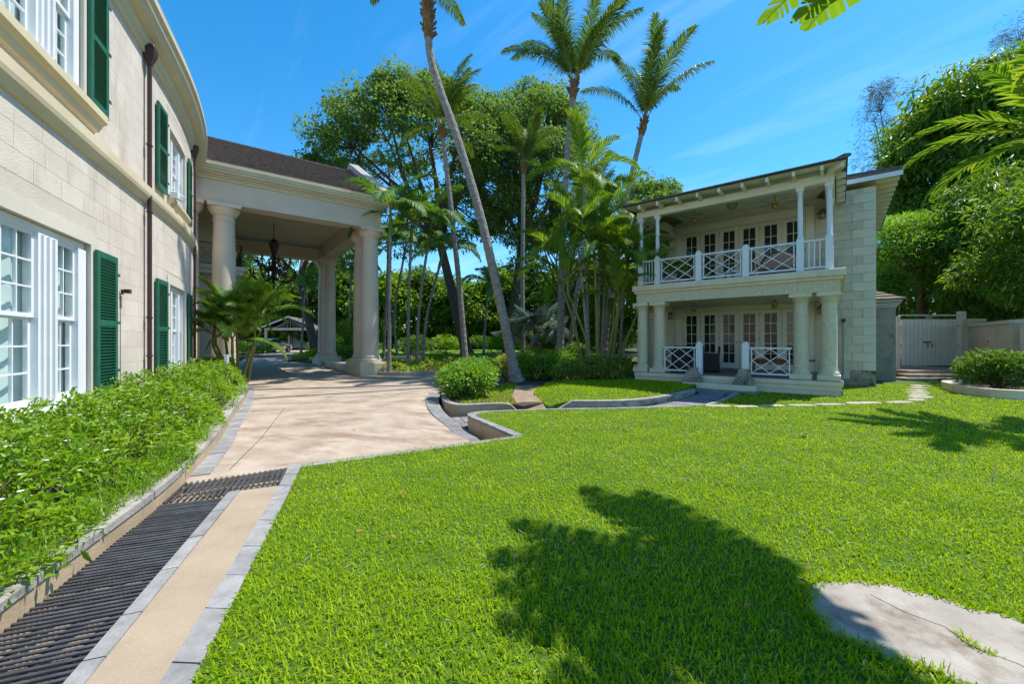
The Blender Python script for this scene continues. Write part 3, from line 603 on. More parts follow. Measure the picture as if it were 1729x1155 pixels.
sweep([(0, 4.86), (.06, 4.88), (.10, 4.98), (.17, 5.03), (.17, 5.14), (0, 5.17)], -7.6, -3.02).build('sill_ledge', M_cornice, MH, world=True)
sweep([(0, 4.80), (.05, 4.82), (.09, 4.88), (.13, 4.91), (.13, 4.98), (0, 5.0)], .55, 2.65, 6).build('sill_ledge', M_cornice, MH, world=True)
for s0, s1, z0, z1 in OPEN:
    mb = MB()
    for a, b, c, d in ((s0 - .19, s0, z0 - .0, z1 + .2), (s1, s1 + .19, z0 - .0, z1 + .2), (s0, s1, z1, z1 + .2)):
        sweep([(.0, c), (.018, c), (.018, d), (.0, d)], a, b, 3, mb=mb)
    mb.build('window_surround', M_trim, MH, world=True)
    sweep([(-.3, z0 - .07), (.05, z0 - .07), (.05, z0 + .012), (-.3, z0 + .03)], s0 + .004, s1 - .004, 4).build('window_sill', M_white, MH, world=True)
def house_window(s0, s1, z0, z1, off, bays, rows):
    x, y, h = W((s0 + s1) / 2, off); wd = s1 - s0
    # chord frame centred on the window
    mb = MB(); th = .09; b = lambda a0, a1, c0, c1, y0=-.05, y1=.05: mb.box(a0, a1, y0, y1, c0, c1)
    X0 = -wd / 2; b(X0, -X0, 0, .07, -.06, .06); b(X0, -X0, z1 - z0 - .10, z1 - z0, -.06, .06)
    panes = []; prev = X0
    for (a, c, ncol) in bays:
        a -= (s0 + s1) / 2; c -= (s0 + s1) / 2
        b(prev, a, .07, z1 - z0 - .10, -.085, .06)
        if a - prev > .25:     # fluted mullion
            for k in range(3): b(prev + .08 + k * (a - prev - .16) / 2 - .03, prev + .08 + k * (a - prev - .16) / 2 + .03, .09, z1 - z0 - .12, -.115, -.085)
        prev = c; hh = z1 - z0 - .17; zmid = .07 + hh * .5
        for (q0, q1, yo) in ((.07, zmid + .02, .012), (zmid + .001, .07 + hh, -.022)):
            fr = .045; b(a, a + fr, q0, q1, yo - .02, yo + .02); b(c - fr, c, q0, q1, yo - .02, yo + .02)
            b(a + fr, c - fr, q0, q0 + .055, yo - .021, yo + .021); b(a + fr, c - fr, q1 - .045, q1, yo - .021, yo + .021)
            for k in range(1, ncol): xx = a + fr + (c - a - 2 * fr) * k / ncol; b(xx - .011, xx + .011, q0 + .055, q1 - .045, yo - .016, yo + .016)
            for k in range(1, rows): zz_ = q0 + .055 + (q1 - q0 - .1) * k / rows; b(a + fr, c - fr, zz_ - .011, zz_ + .011, yo - .0165, yo + .0165)
            for i in range(ncol):
                for j in range(rows):
                    u0 = a + fr + (c - a - 2 * fr) * i / ncol; u1 = a + fr + (c - a - 2 * fr) * (i + 1) / ncol; v0 = q0 + .055 + (q1 - q0 - .1) * j / rows; v1 = q0 + .055 + (q1 - q0 - .1) * (j + 1) / rows
                    panes.append(((u0 + u1) / 2, yo, (v0 + v1) / 2, u1 - u0 - .004, v1 - v0 - .004))
    b(prev, -X0, .07, z1 - z0 - .10, -.085, .06)
    o = mb.build('window', M_white, MH); o.location = Vector((x, y, z0)) - L0; o.rotation_euler = (0, 0, h + math.pi / 2)
    me = cube(M_clear, .0)
    for (px, py, pz, pw, ph) in panes: piece('pane', me, o, (px, py, pz), (0, 0, 0), (pw, .005, ph))
    cu = MB(); n = 90; vs = []
    for i in range(n + 1):
        t = -wd / 2 + wd * i / n; yy = .105 + .018 * math.sin(i * 1.1) + .01 * math.sin(i * .37); vs += [(t, yy, 0), (t, yy, z1 - z0)]
    cu.add(vs, [(2 * i, 2 * i + 2, 2 * i + 3, 2 * i + 1) for i in range(n)]); cu.build('curtain', M_curtain, o, smooth=False)
    bm_ = MB().box(-wd / 2, wd / 2, .28, .3, 0, z1 - z0).build('blind', M_cream_paint, o)
    return o
bays = [(-6.58, -6.02, 2), (-5.60, -4.40, 4), (-3.98, -3.42, 2)]
house_window(-6.78, -3.19, .625, 3.02, -.12, bays, 3)
house_window(-6.78, -3.40, 5.275, 7.34, -.12, [(-6.58, -6.02, 2), (-5.65, -4.45, 4), (-4.03, -3.55, 2)], 3)
house_window(.72, 2.43, .645, 2.89, -.14, [(.80, 1.10, 1), (1.26, 1.88, 2), (2.05, 2.35, 1)], 3)
house_window(.72, 2.43, 5.005, 6.71, -.14, [(.80, 1.10, 1), (1.26, 1.88, 2), (2.05, 2.35, 1)], 3)
slat_m = cube(M_green, .0)
def shutter(s0, s1, z0, z1, ns):
    x, y, h = W((s0 + s1) / 2, .055); w = s1 - s0; H = z1 - z0; mb = MB(); X = w / 2; st = .085
    mb.box(-X, -X + st, -.022, .022, 0, H); mb.box(X - st, X, -.022, .022, 0, H)
    mid = H * .5
    for a, b in ((0, .13), (mid - .05, mid + .05), (H - .10, H)): mb.box(-X + st, X - st, -.021, .021, a, b)
    for k in range(3):
        zz_ = H * (.14 + .36 * k); mb.box(X, X + .07, -.03, -.01, zz_, zz_ + .05)
    o = mb.build('shutter', M_green, MH, bevel=.004); o.location = Vector((x, y, z0)) - L0; o.rotation_euler = (0, 0, h + math.pi / 2)
    for a, b in ((.13, mid - .05), (mid + .05, H - .10)):
        n = int(ns * (b - a) / H)
        for k in range(n): piece('slat', slat_m, o, (0, 0, a + (b - a) * (k + .5) / n), (R(-38), 0, 0), (w - 2 * st, .05, .008))
    MB().box(-X + .01, X - .01, .024, .03, .02, H - .02).build('back_board', M_green, o)
shutter(-3.11, -2.38, .64, 2.97, 46); shutter(-3.31, -2.72, 5.22, 7.42, 46); shutter(-.38, .33, .68, 2.90, 40); shutter(-.32, .30, 4.94, 6.86, 36)
shutter(2.75, 3.35, .68, 2.88, 30); shutter(2.75, 3.35, 4.95, 6.80, 30)
def downpipe(s, ztop):
    x, y, h = W(s, .09); mb = MB(); m = lambda z: Matrix.Translation((x, y, z)) @ Matrix.Rotation(h, 4, 'Z')
    mb.obox(m((ztop - .3) / 2 + .05), .065, .075, ztop - .3); mb.obox(m(ztop - .22), .09, .11, .05)
    # flared hopper head
    vs = []
    for z, a, b in ((ztop - .2, .05, .06), (ztop - .02, .10, .12), (ztop + .10, .11, .14), (ztop + .14, .10, .13)):
        vs += [m(z) @ Vector((i * a, j * b, 0)) for i, j in ((-1, -1), (1, -1), (1, 1), (-1, 1))]
    mb.add(vs, [(i * 4 + k, i * 4 + (k + 1) % 4, i * 4 + 4 + (k + 1) % 4, i * 4 + 4 + k) for i in range(3) for k in range(4)] + [(3, 2, 1, 0), (12, 13, 14, 15)])
    o = mb.build('downpipe', M_pipe, MH, world=True, bevel=.006)
    for z in (1.2, 2.0, 4.2, 5.6):
        b = MB(); b.obox(m(z), .085, .115, .03); b.build('pipe_strap', M_pipe, o)
downpipe(-.93, 7.52); downpipe(3.95, 7.5)
x, y, h = W(-2.1, .05); b = MB(); m = Matrix.Translation((x, y, 2.42)) @ Matrix.Rotation(h, 4, 'Z')
b.obox(m @ Matrix.Translation((.05, .05, 0)), .08, .10, .07); b.obox(m @ Matrix.Translation((-.01, 0, -.02)), .03, .04, .09); b.tube([m @ Vector((-.03, -.01, -.05)), m @ Vector((-.03, -.01, -1.8))], .005, 6)
o = b.build('wall_spotlight', M_rust); tag(o, 'small dark spotlight with conduit fixed beside the near lower shutter', 'spotlight')
x, y, h = W(.62, .13); b = MB(); m = Matrix.Translation((x, y, 5.06)) @ Matrix.Rotation(h, 4, 'Z')
b.obox(m, .16, .2, .15); b.obox(m @ Matrix.Translation((.1, .12, -.03)) @ Matrix.Rotation(R(20), 4, 'Y'), .12, .2, .14); b.obox(m @ Matrix.Translation((-.1, 0, 0)), .1, .06, .06)
tag(b.build('floodlight', M_white, bevel=.01), 'white twin floodlight on the sill of the far upper window', 'floodlight')

# ------------------------------------------------------------------ porte cochere
PA = math.atan2(.6, .8)
PC = thing('porte_cochere', 'tall cream porte cochere on paired round columns with brown shingled roof', 'porte cochere', (-6.7, 19.0, 0), PA)
def colprof(r, z0, z1):
    return [(r * 1.34, z0), (r * 1.36, z0 + .06), (r * 1.30, z0 + .13), (r * 1.12, z0 + .17), (r * 1.18, z0 + .22), (r * 1.12, z0 + .27), (r * 1.0, z0 + .32), (r, z0 + (z1 - z0) * .35), (r * .95, z0 + (z1 - z0) * .7), (r * .86, z1 - .52), (r * .93, z1 - .50), (r * .93, z1 - .45), (r * .87, z1 - .43), (r * .88, z1 - .30), (r * 1.02, z1 - .26), (r * 1.05, z1 - .21), (r * 1.22, z1 - .13), (r * 1.27, z1 - .06), (r * 1.27, z1)]
for (cx, cy) in [(0, 0), (0, 1.25), (0, 8.2), (0, 9.4), (-5.6, 0), (-6.75, 0), (-5.6, 9.4), (-6.75, 9.4)]:
    zb = .55 if cx == 0 else .2
    o = MB().lathe(colprof(.40, zb, 6.62), 28, cx, cy).build('column', M_column, PC, smooth=True)
    MB().box(cx - .53, cx + .53, cy - .53, cy + .53, 6.62, 6.76).build('abacus', M_column, o)
for (y0, y1) in ((-.62, 1.87), (7.58, 10.02)):
    MB().box(-.62, .62, y0, y1, -.4, .50).build('plinth', M_cornice, PC, bevel=.015); MB().box(-.60, .60, y0 + .02, y1 - .02, .50, .548).build('plinth_cap', M_cornice, PC)
MB().box(-.42, .42, 1.87, 7.58, -.4, .24).build('low_wall', M_cornice, PC); MB().box(-.46, .46, 1.872, 7.578, .24, .285).build('wall_cap', M_marble, PC)
for cx in (-5.6, -6.75):
    for cy in (0, 9.4): MB().box(cx - .54, cx + .54, cy - .55, cy + .55, -.4, .198).build('plinth', M_cornice, PC)
# beams
MB().box(-7.6, .38, -.38, .38, 6.762, 7.60).build('front_beam', M_column, PC); MB().box(-7.6, .38, 9.02, 9.78, 6.762, 7.60).build('rear_beam', M_column, PC)
MB().box(-.38, .379, .381, 9.019, 6.763, 7.60).build('end_beam', M_column, PC)
def cornice_box(x0, x1, y0, y1):
    """stack of stepped mouldings round the roof edge"""
    mb = MB()
    for k, (d, a, b) in enumerate([(.05, 7.602, 7.70), (.10, 7.702, 7.77), (.20, 7.772, 7.84), (.30, 7.842, 7.93), (.345, 7.932, 8.03), (.39, 8.032, 8.16)]): mb.box(x0 - 0, x1 + d, y0 - d, y1 + d, a, b)
    return mb
cornice_box(-7.6, .38, -.38, 9.78).build('cornice', M_cornice, PC)
# shingled slopes in courses
def slope_courses(e0, e1, r0, r1, n, t):
    """lapped courses from eave edge e0-e1 up to ridge r0-r1"""
    e0, e1, r0, r1 = map(Vector, (e0, e1, r0, r1)); mb = MB(); nrm = (e1 - e0).cross(r0 - e0).normalized()
    if nrm.z < 0: nrm = -nrm
    for i in range(n):
        a, b = i / n, (i + 1.06) / n; b = min(b, 1)
        p = [e0.lerp(r0, a), e1.lerp(r1, a), e1.lerp(r1, b), e0.lerp(r0, b)]
        vs = [p[0] + nrm * t, p[1] + nrm * t, p[2] + nrm * .004, p[3] + nrm * .004, p[0], p[1], p[2] - nrm * .01, p[3] - nrm * .01]
        mb.add(vs, [(0, 1, 2, 3), (7, 6, 5, 4), (0, 4, 5, 1), (1, 5, 6, 2), (2, 6, 7, 3), (3, 7, 4, 0)])
    return mb
RZ = 11.15
o = slope_courses((-8.0, -.66, 8.16), (.30, -.66, 8.16), (-8.0, 4.7, RZ), (.30, 4.7, RZ), 20, .085).build('front_roof', M_shingle, PC)
slope_courses((-8.0, 10.06, 8.16), (.30, 10.06, 8.16), (-8.0, 4.7, RZ), (.30, 4.7, RZ), 34, .035).build('rear_roof', M_shingle, PC)
MB().bar((-8.0, 4.7, RZ + .03), (.30, 4.7, RZ + .03), .22, .07).build('ridge', M_shingle, PC)
# raised gable parapet
for sgn, ye in ((1, -.70), (-1, 10.10)):
    a = Vector((.55, ye, 8.17)); b = Vector((.55, 4.7, RZ + .24)); mb = MB(); up = Vector((0, 0, .34)); w = Vector((.26, 0, 0)); ln = b - a
    mb.add([a - w, a + w, b + w, b - w, a - w + up, a + w + up, b + w + up * .8, b - w + up * .8], [(3, 2, 1, 0), (4, 5, 6, 7), (0, 1, 5, 4), (1, 2, 6, 5), (2, 3, 7, 6), (3, 0, 4, 7)])
    mb.build('gable_parapet', M_coping, PC)
MB().add([(.36, -.38, 8.162), (.36, 9.78, 8.162), (.36, 4.7, RZ - .05), (.34, -.38, 8.162), (.34, 9.78, 8.162), (.34, 4.7, RZ - .05)], [(0, 1, 2), (5, 4, 3), (0, 3, 4, 1), (1, 4, 5, 2), (2, 5, 3, 0)]).build('gable_wall', M_column, PC)
# vaulted board ceiling
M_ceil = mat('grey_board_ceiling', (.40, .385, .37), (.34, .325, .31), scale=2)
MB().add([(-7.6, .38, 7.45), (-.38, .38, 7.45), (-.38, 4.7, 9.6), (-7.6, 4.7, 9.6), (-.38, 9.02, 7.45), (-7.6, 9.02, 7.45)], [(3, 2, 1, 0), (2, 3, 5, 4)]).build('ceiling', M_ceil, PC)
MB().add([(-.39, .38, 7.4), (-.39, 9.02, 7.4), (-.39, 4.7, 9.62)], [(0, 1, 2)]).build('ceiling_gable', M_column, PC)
for y0, y1 in ((.382, .46), (8.94, 9.018)): MB().box(-7.6, -.382, y0, y1, 7.33, 7.44).build('ceiling_moulding', M_trim, PC)
# entrance block with balcony behind the left pair
MB().box(-9.5, -5.75, 3.0, 9.0, -.3, 7.44).build('entrance_wall', M_column, PC)
MB().box(-9.0, -4.85, 2.35, 8.8, 4.45, 4.62).build('balcony_slab', M_trim, PC); MB().box(-9.0, -4.75, 2.25, 8.9, 4.622, 4.80).build('balcony_ledge', M_trim, PC)
def iron_panel(p0, p1, z0, z1, n, parent):
    p0 = Vector(p0); p1 = Vector(p1); mb = MB(); mb.bar((*p0, z0 + .06), (*p1, z0 + .06), .03, .02); mb.bar((*p0, z1), (*p1, z1), .045, .03)
    for i in range(n):
        a = p0.lerp(p1, i / n); b = p0.lerp(p1, (i + 1) / n)
        for q, r_ in ((z0 + .06, z1), (z1, z0 + .06)): mb.bar((*a, q), (*b, r_), .014, .014)
        mb.tube([(*a, z0), (*a, z1)], .012, 6)
    mb.tube([(*p1, z0), (*p1, z1)], .015, 6); return mb.build('railing', M_black, parent)
iron_panel((-9.0, 2.4), (-4.95, 2.4), 4.8, 5.75, 5, PC); iron_panel((-4.9, 2.4), (-4.9, 8.7), 4.8, 5.75, 7, PC)
# chandelier
ch = thing('chandelier', 'rust brown scrolled iron chandelier hanging on a long rod under the porte cochere', 'chandelier', (-12.3, 20.8, 4.2))
MB().tube([(0, 0, 2.6), (0, 0, 5.1)], .022, 6).build('rod', M_rust, ch)
MB().lathe([(.02, 0), (.07, .06), (.04, .14), (.09, .25), (.05, .5), (.10, .75), (.06, 1.0), (.12, 1.35), (.05, 1.6), (.16, 2.0), (.25, 2.35), (.10, 2.45), (.2, 2.5), (.04, 2.62)], 12).build('stem', M_rust, ch, smooth=True)
for tier, (z, rr, n) in enumerate(((.75, 1.05, 8), (1.35, .75, 6))):
    for k in range(n):
        a = 2 * math.pi * k / n + tier * .3; c, s_ = math.cos(a), math.sin(a)
        pts = [(.05, z - .1), (rr * .3, z - .32), (rr * .65, z - .36), (rr * .93, z - .15), (rr, z + .08)]
        sp = smooth_path([(p[0], p[1]) for p in pts], 14); am = MB().tube([(p[0] * c, p[0] * s_, p[1]) for p in sp], .034, 5)
        o = am.build('arm', M_rust, ch)
        MB().lathe([(.04, z + .04), (.12, z + .10), (.05, z + .13), (.03, z + .15), (.03, z + .30), (.008, z + .33)], 8, rr * c, rr * s_).build('candle_cup', M_rust, o)
        sc_ = smooth_path([(.08, z + .35), (rr * .35, z + .12), (rr * .45, z - .1), (rr * .3, z - .2)], 10); MB().tube([(p[0] * c, p[0] * s_, p[1]) for p in sc_], .024, 5).build('scroll', M_rust, o)
# ------------------------------------------------------------------ guest house (local x along the front, y back, origin at the front right corner of the plinth)
GA = R(-39); GL = Vector((8.89, 10.8, 0)); GM = Matrix.Translation(GL) @ Matrix.Rotation(GA, 4, 'Z')
GH = thing('guest_house', 'two storey coral stone guest house with columned veranda and white balcony', 'house', GL, GA)
def gw(x, y, z): return GM @ Vector((x, y, z))
YW = 3.79; XL, XR = -7.0, .86
VL = -5.8
# plinth in three courses, floor and steps
MB().box(VL + .03, -.05, .05, YW, -.3, .13).build('plinth_course', M_plinth, GH); MB().box(VL + .015, -.025, .03, YW, .135, .26).build('plinth_course', M_plinth, GH)
MB().box(VL, 0, 0, YW, .265, .40).build('plinth_course', M_plinth, GH, bevel=.012)
MB().box(VL + .01, -.01, .01, YW, .402, .42).build('veranda_floor', M_floor, GH)
st = MB().box(-4.0, -1.98, -.52, .02, -.1, .20).build('step', M_plinth, GH, bevel=.015)
MB().box(-4.05, -1.9, -.75, -.52, -.1, .04).build('step', M_paver, GH)
# ground columns
def gcol(cx, cy):
    r = .19
    o = MB().lathe([(r * 1.22, .56), (r * 1.25, .60), (r * 1.2, .64), (r * 1.05, .66), (r, .70), (r * .99, 1.5), (r * .95, 2.2), (r * .90, 2.58), (r * 1.0, 2.60), (r * 1.0, 2.63), (r * .93, 2.64), (r * 1.12, 2.70), (r * 1.28, 2.76)], 24, cx, cy).build('column', M_rough, GH, smooth=True)
    MB().box(cx - .26, cx + .26, cy - .26, cy + .26, .42, .56).build('column_base', M_plinth, o); MB().box(cx - .27, cx + .27, cy - .27, cy + .27, 2.762, 2.868).build('abacus', M_plinth, o)
for cx, cy in ((-.31, .35), (-.95, .35), (-5.02, .35), (-5.5, .35 + .62), (-5.5, 2.2), (-.31, 2.2)): gcol(cx, cy)
gcol(-5.62, .35)
# entablature and balcony floor
def ring(x0, x1, y0, y1, w, z0, z1, name, m):
    mb = MB(); mb.box(x0, x1, y0, y0 + w, z0, z1); mb.box(x0, x0 + w, y0 + w, y1, z0, z1); mb.box(x1 - w, x1, y0 + w, y1, z0, z1); return mb.build(name, m, GH)
ring(VL + .06, -.06, .08, YW - .001, .52, 2.87, 3.20, 'entablature', M_rough); ring(VL + .0, -.0, .02, YW - .002, .6, 3.202, 3.285, 'cornice', M_plinth)
MB().box(VL - .06, .06, -.05, YW - .003, 3.287, 3.48).build('balcony_slab', M_plinth, GH, bevel=.012)
MB().box(VL + .5, -.5, .6, YW - .003, 2.90, 2.93).build('veranda_ceiling', M_cream_paint, GH)
# main walls
fw = MB().box(XL + .02, XR - .02, YW + .02, YW + 8.0, -.3, 6.62).build('main_wall', M_gcoral, GH)
def gblocks():
    H = .295; me = cube(M_gcoral, .02); mq = cube(M_quoin, .015); mo = cube(M_oldblock, .03); r = 0; z = -.06
    while z < 6.6:
        long = r % 2 == 1; ql = .60 if long else .33
        h = min(H, 6.62 - z); top = z + h
        for x0, x1, mm, pr in ((XR - ql, XR, mq, .030), (XL, XL + ql, mq, .030)):
            m_ = mo if z < .45 and x0 > 0 else mq
            piece('quoin', m_, fw, ((x0 + x1) / 2, YW + .04, z + h / 2), (0, 0, 0), (x1 - x0 - .009, .085 + pr * .6, h - .009))
        x = XL + ql - (.0 if long else .28)
        while x < XR - ql:
            ln = random.choice([.52, .60, .68]); a = max(x, XL + ql); b = min(x + ln, XR - ql); x += ln
            # leave the door surrounds free
            for (d0, d1) in ((.42, 2.99), (3.48, 6.29)):
                if top > d0 + .01 and z < d1 - .01:
                    if a >= -5.5 and b <= -.76: a = b
                    elif a < -5.5 < b: b = -5.5
                    elif a < -.76 < b: a = -.76
            if b - a > .06: piece('block', mo if (z < .3 and a > -.3) else me, fw, ((a + b) / 2, YW + .04, z + h / 2), (0, 0, 0), (b - a - .010, .088, h - .010))
        z += H; r += 1
gblocks()
# french doors in two storeys
M_door = mat('door_paint', (.72, .68, .58), (.66, .62, .53), rough=.45, scale=2)
pane_m = cube(M_glass, .0); hnd = MB().lathe([(.018, 0), (.018, .03), (.03, .04), (.03, .07), (.01, .08)], 10).mesh('knob', M_chrome, True)
def doors(z0, z1, zs):
    mb = MB(); y0 = YW - .03
    mb.box(-5.49, -5.21, y0, YW + .06, z0, zs); mb.box(-1.02, -.77, y0, YW + .06, z0, zs); mb.box(-5.21, -1.02, y0, YW + .06, z1 + .02, zs)
    mb.box(-5.52, -.74, y0 - .02, y0, zs - .03, zs + .02)
    k = (-5.49 - .77) / 2 + .04; h = zs - z1
    mb.add([(k - .13, y0 - .05, z1 + .05), (k + .13, y0 - .05, z1 + .05), (k + .19, y0 - .05, zs + .03), (k - .19, y0 - .05, zs + .03), (k - .13, y0, z1 + .05), (k + .13, y0, z1 + .05), (k + .19, y0, zs + .03), (k - .19, y0, zs + .03)], [(0, 1, 2, 3), (0, 4, 5, 1), (1, 5, 6, 2), (2, 6, 7, 3), (3, 7, 4, 0)])
    mb.build('door_surround', M_cream_paint, GH, bevel=.006)
    w = (5.21 - 1.02) / 6
    for i in range(6):
        x0 = -5.21 + i * w + .006; x1 = -5.21 + (i + 1) * w - .006; d = MB(); ya, yb = YW - .018, YW + .022; H = z1 - z0; s = .145; bt = .24; tp = .15
        d.box(x0, x0 + s, ya, yb, z0 + .02, z1); d.box(x1 - s, x1, ya, yb, z0 + .02, z1); d.box(x0 + s, x1 - s, ya, yb, z0 + .02, z0 + bt); d.box(x0 + s, x1 - s, ya, yb, z1 - tp, z1)
        g0, g1 = x0 + s, x1 - s; v0, v1 = z0 + bt, z1 - tp; xm = (g0 + g1) / 2
        d.box(xm - .013, xm + .013, ya + .004, yb - .004, v0, v1)
        for j in range(1, 5): zz_ = v0 + (v1 - v0) * j / 5; d.box(g0, g1, ya + .006, yb - .006, zz_ - .012, zz_ + .012)
        o = d.build('door', M_door, GH)
        for a in range(2):
            for j in range(5):
                hh = (v1 - v0) / 5; piece('pane', pane_m, o, (g0 + (g1 - g0) * (a + .5) / 2, YW + .004, v0 + hh * (j + .5)), (R(random.uniform(-.5, .5)), 0, R(random.uniform(-.5, .5))), ((g1 - g0) / 2 - .004, .006, hh - .004))
        if i in (2, 3): piece('handle', hnd, o, (x1 - .06 if i == 2 else x0 + .06, ya, z0 + 1.05), (R(90), 0, 0))
        for zz_ in (z0 + .3, z0 + H * .5, z1 - .25): MB().box((x0 - .012) if i % 2 == 0 else (x1 - .004), (x0 + .004) if i % 2 == 0 else (x1 + .012), ya - .012, ya, zz_, zz_ + .09).build('hinge', M_black, o)
doors(.42, 2.71, 2.99); doors(3.48, 6.0, 6.29)
# balcony posts, rails
def post(cx, cy, top=True):
    mb = MB(); mb.box(cx - .085, cx + .085, cy - .085, cy + .085, 3.48, 4.42)
    if top:
        mb.lathe([(.085, 4.42), (.08, 4.47), (.062, 4.50), (.066, 4.9), (.06, 5.55), (.055, 5.70), (.075, 5.72), (.075, 5.745), (.06, 5.755), (.085, 5.80)], 16, cx, cy); mb.box(cx - .095, cx + .095, cy - .095, cy + .095, 5.80, 5.898)
    else: mb.box(cx - .07, cx + .07, cy - .07, cy + .07, 4.42, 4.45); mb.box(cx - .05, cx + .05, cy - .05, cy + .05, 4.45, 4.48)
    return mb.build('balcony_post' if top else 'newel_post', M_white, GH, smooth=top)
PX = [-.30, -.96, -5.03, -5.62]
for cx in PX: post(cx, .2)
post(-5.62, 1.9); post(-.30, 1.9)
NX = [-3.68, -2.32]
for cx in NX: post(cx, .2, False)
def lattice(x0, x1, y, z0, z1):
    mb = MB(); mb.box(x0, x1, y - .035, y + .035, z1 - .045, z1); mb.box(x0, x1, y - .025, y + .025, z0, z0 + .045)
    p = .06; a, b = x0 + p + .02, x1 - p - .02; c, d = z0 + .045, z1 - .045; mb.box(x0 + p - .014, x0 + p + .014, y - .014, y + .014, c, d); mb.box(x1 - p - .014, x1 - p + .014, y - .014, y + .014, c, d)
    xm, zm_ = (a + b) / 2, (c + d) / 2
    for k, (u, v, e, f) in enumerate(((a, c, b, d), (a, d, b, c), (a, zm_, xm, d), (xm, d, b, zm_), (b, zm_, xm, c), (xm, c, a, zm_))):
        mb.bar((u, y + (k % 2) * .003, v), (e, y + (k % 2) * .003, f), .02, .024, up=(0, 1, 0))
    return mb.build('lattice_railing', M_white, GH)
zr0, zr1 = 3.56, 4.37
lattice(-4.945, -3.765, .2, zr0, zr1); lattice(-3.595, -2.405, .2, zr0, zr1); lattice(-2.235, -1.045, .2, zr0, zr1)
def balusters(p0, p1, n):
    p0 = Vector(p0); p1 = Vector(p1); mb = MB(); mb.bar((*p0, zr1 - .022), (*p1, zr1 - .022), .07, .045); mb.bar((*p0, zr0 + .022), (*p1, zr0 + .022), .05, .045); o = mb.build('railing', M_white, GH)
    for i in range(n):
        q = p0.lerp(p1, (i + 1) / (n + 1)); MB().bar((*q, zr0 + .045), (*q, zr1 - .045), .026, .026).build('baluster', M_white, o)
balusters((-.875, .2), (-.385, .2), 3); balusters((-5.535, .2), (-5.115, .2), 3); balusters((-.30, .285), (-.30, 1.815), 9); balusters((-.30, 1.985), (-.30, YW - .05), 9); balusters((-5.62, .285), (-5.62, 1.815), 9); balusters((-5.62, 1.985), (-5.62, YW - .05), 9)
for cx in (-3.65, -2.32):
    mb = MB(); mb.box(cx - .09, cx + .09, .06, .24, .42, 1.42); mb.box(cx - .075, cx + .075, .075, .225, 1.42, 1.46); mb.box(cx - .05, cx + .05, .1, .2, 1.46, 1.49); mb.build('newel_post', M_white, GH, bevel=.006)
lattice(-4.82, -3.745, .15, .50, 1.32); lattice(-2.225, -1.15, .15, .50, 1.32)
# veranda roof: beam, rafters, soffit, tiled slopes
ring(VL + .07, -.19, .08, YW - .004, .22, 5.90, 6.12, 'roof_beam', M_cream_paint)
EZ = 6.26; OV = .5; FX0, FX1 = VL - .22, .08
def slope(name, e0, e1, r0, r1, n=9, t=.03, m=M_tile): return slope_courses(e0, e1, r0, r1, n, t).build(name, m, GH)
RT = 7.05
slope('veranda_roof', (FX0, -OV, EZ), (FX1, -OV, EZ), (VL + 2.0, YW + .1, RT), (-2.0, YW + .1, RT)); slope('veranda_roof_side', (FX1, -OV, EZ), (FX1, YW, EZ), (-2.0, YW + .1, RT), (-1.98, YW + .12, RT)); slope('veranda_roof_side', (FX0, YW, EZ), (FX0, -OV, EZ), (VL + 1.98, YW + .12, RT), (VL + 2.0, YW + .1, RT))
MB().bar((FX1, -OV, EZ + .06), (-2.0, YW + .1, RT + .06), .16, .07).build('hip_tile', M_tile, GH); MB().bar((FX0, -OV, EZ + .06), (VL + 2.0, YW + .1, RT + .06), .16, .07).build('hip_tile', M_tile, GH)
# sloping soffit boards under the veranda roof
MB().add([(FX0 + .03, -OV + .03, EZ - .05), (FX1 - .03, -OV + .03, EZ - .05), (FX1 - .03, YW - .01, EZ + .30), (FX0 + .03, YW - .01, EZ + .30)], [(3, 2, 1, 0)]).build('soffit', M_cream_paint, GH)
for gx in (VL + .18, -.30):
    MB().add([(gx - .02, .3, 6.121), (gx + .02, .3, 6.121), (gx + .02, YW - .01, 6.121), (gx - .02, YW - .01, 6.121), (gx - .02, .3, EZ + .02), (gx + .02, .3, EZ + .02), (gx + .02, YW - .01, EZ + .295), (gx - .02, YW - .01, EZ + .295)], [(0, 3, 2, 1), (4, 5, 6, 7), (0, 1, 5, 4), (1, 2, 6, 5), (2, 3, 7, 6), (3, 0, 4, 7)]).build('gable_board', M_cream_paint, GH)
raf = MB().add([(-.035, 0, -.13), (.035, 0, -.13), (.035, 0, 0), (-.035, 0, 0), (-.035, .62, -.14), (.035, .62, -.14), (.035, .62, .05), (-.035, .62, .05)], [(0, 1, 2, 3), (7, 6, 5, 4), (0, 4, 5, 1), (1, 5, 6, 2), (2, 6, 7, 3), (3, 7, 4, 0)]).mesh('rafter', M_cream_paint)
for i in range(9): piece('rafter', raf, GH, (-.45 - i * .625, -OV + .05, EZ - .06))
piece('rafter', raf, GH, (FX1 - .1, -OV + .1, EZ - .06), (0, 0, R(38)), (1, .8, 1)); 
for i in range(5): piece('rafter', raf, GH, (FX1 - .02, .5 + i * .62, EZ - .06), (0, 0, R(90)), (1, .35, 1))
ring(FX0, FX1, -OV, YW, .025, EZ - .035, EZ - .005, 'roof_edge', mat('dark_roof_edge', (.07, .05, .045), (.045, .035, .03)))
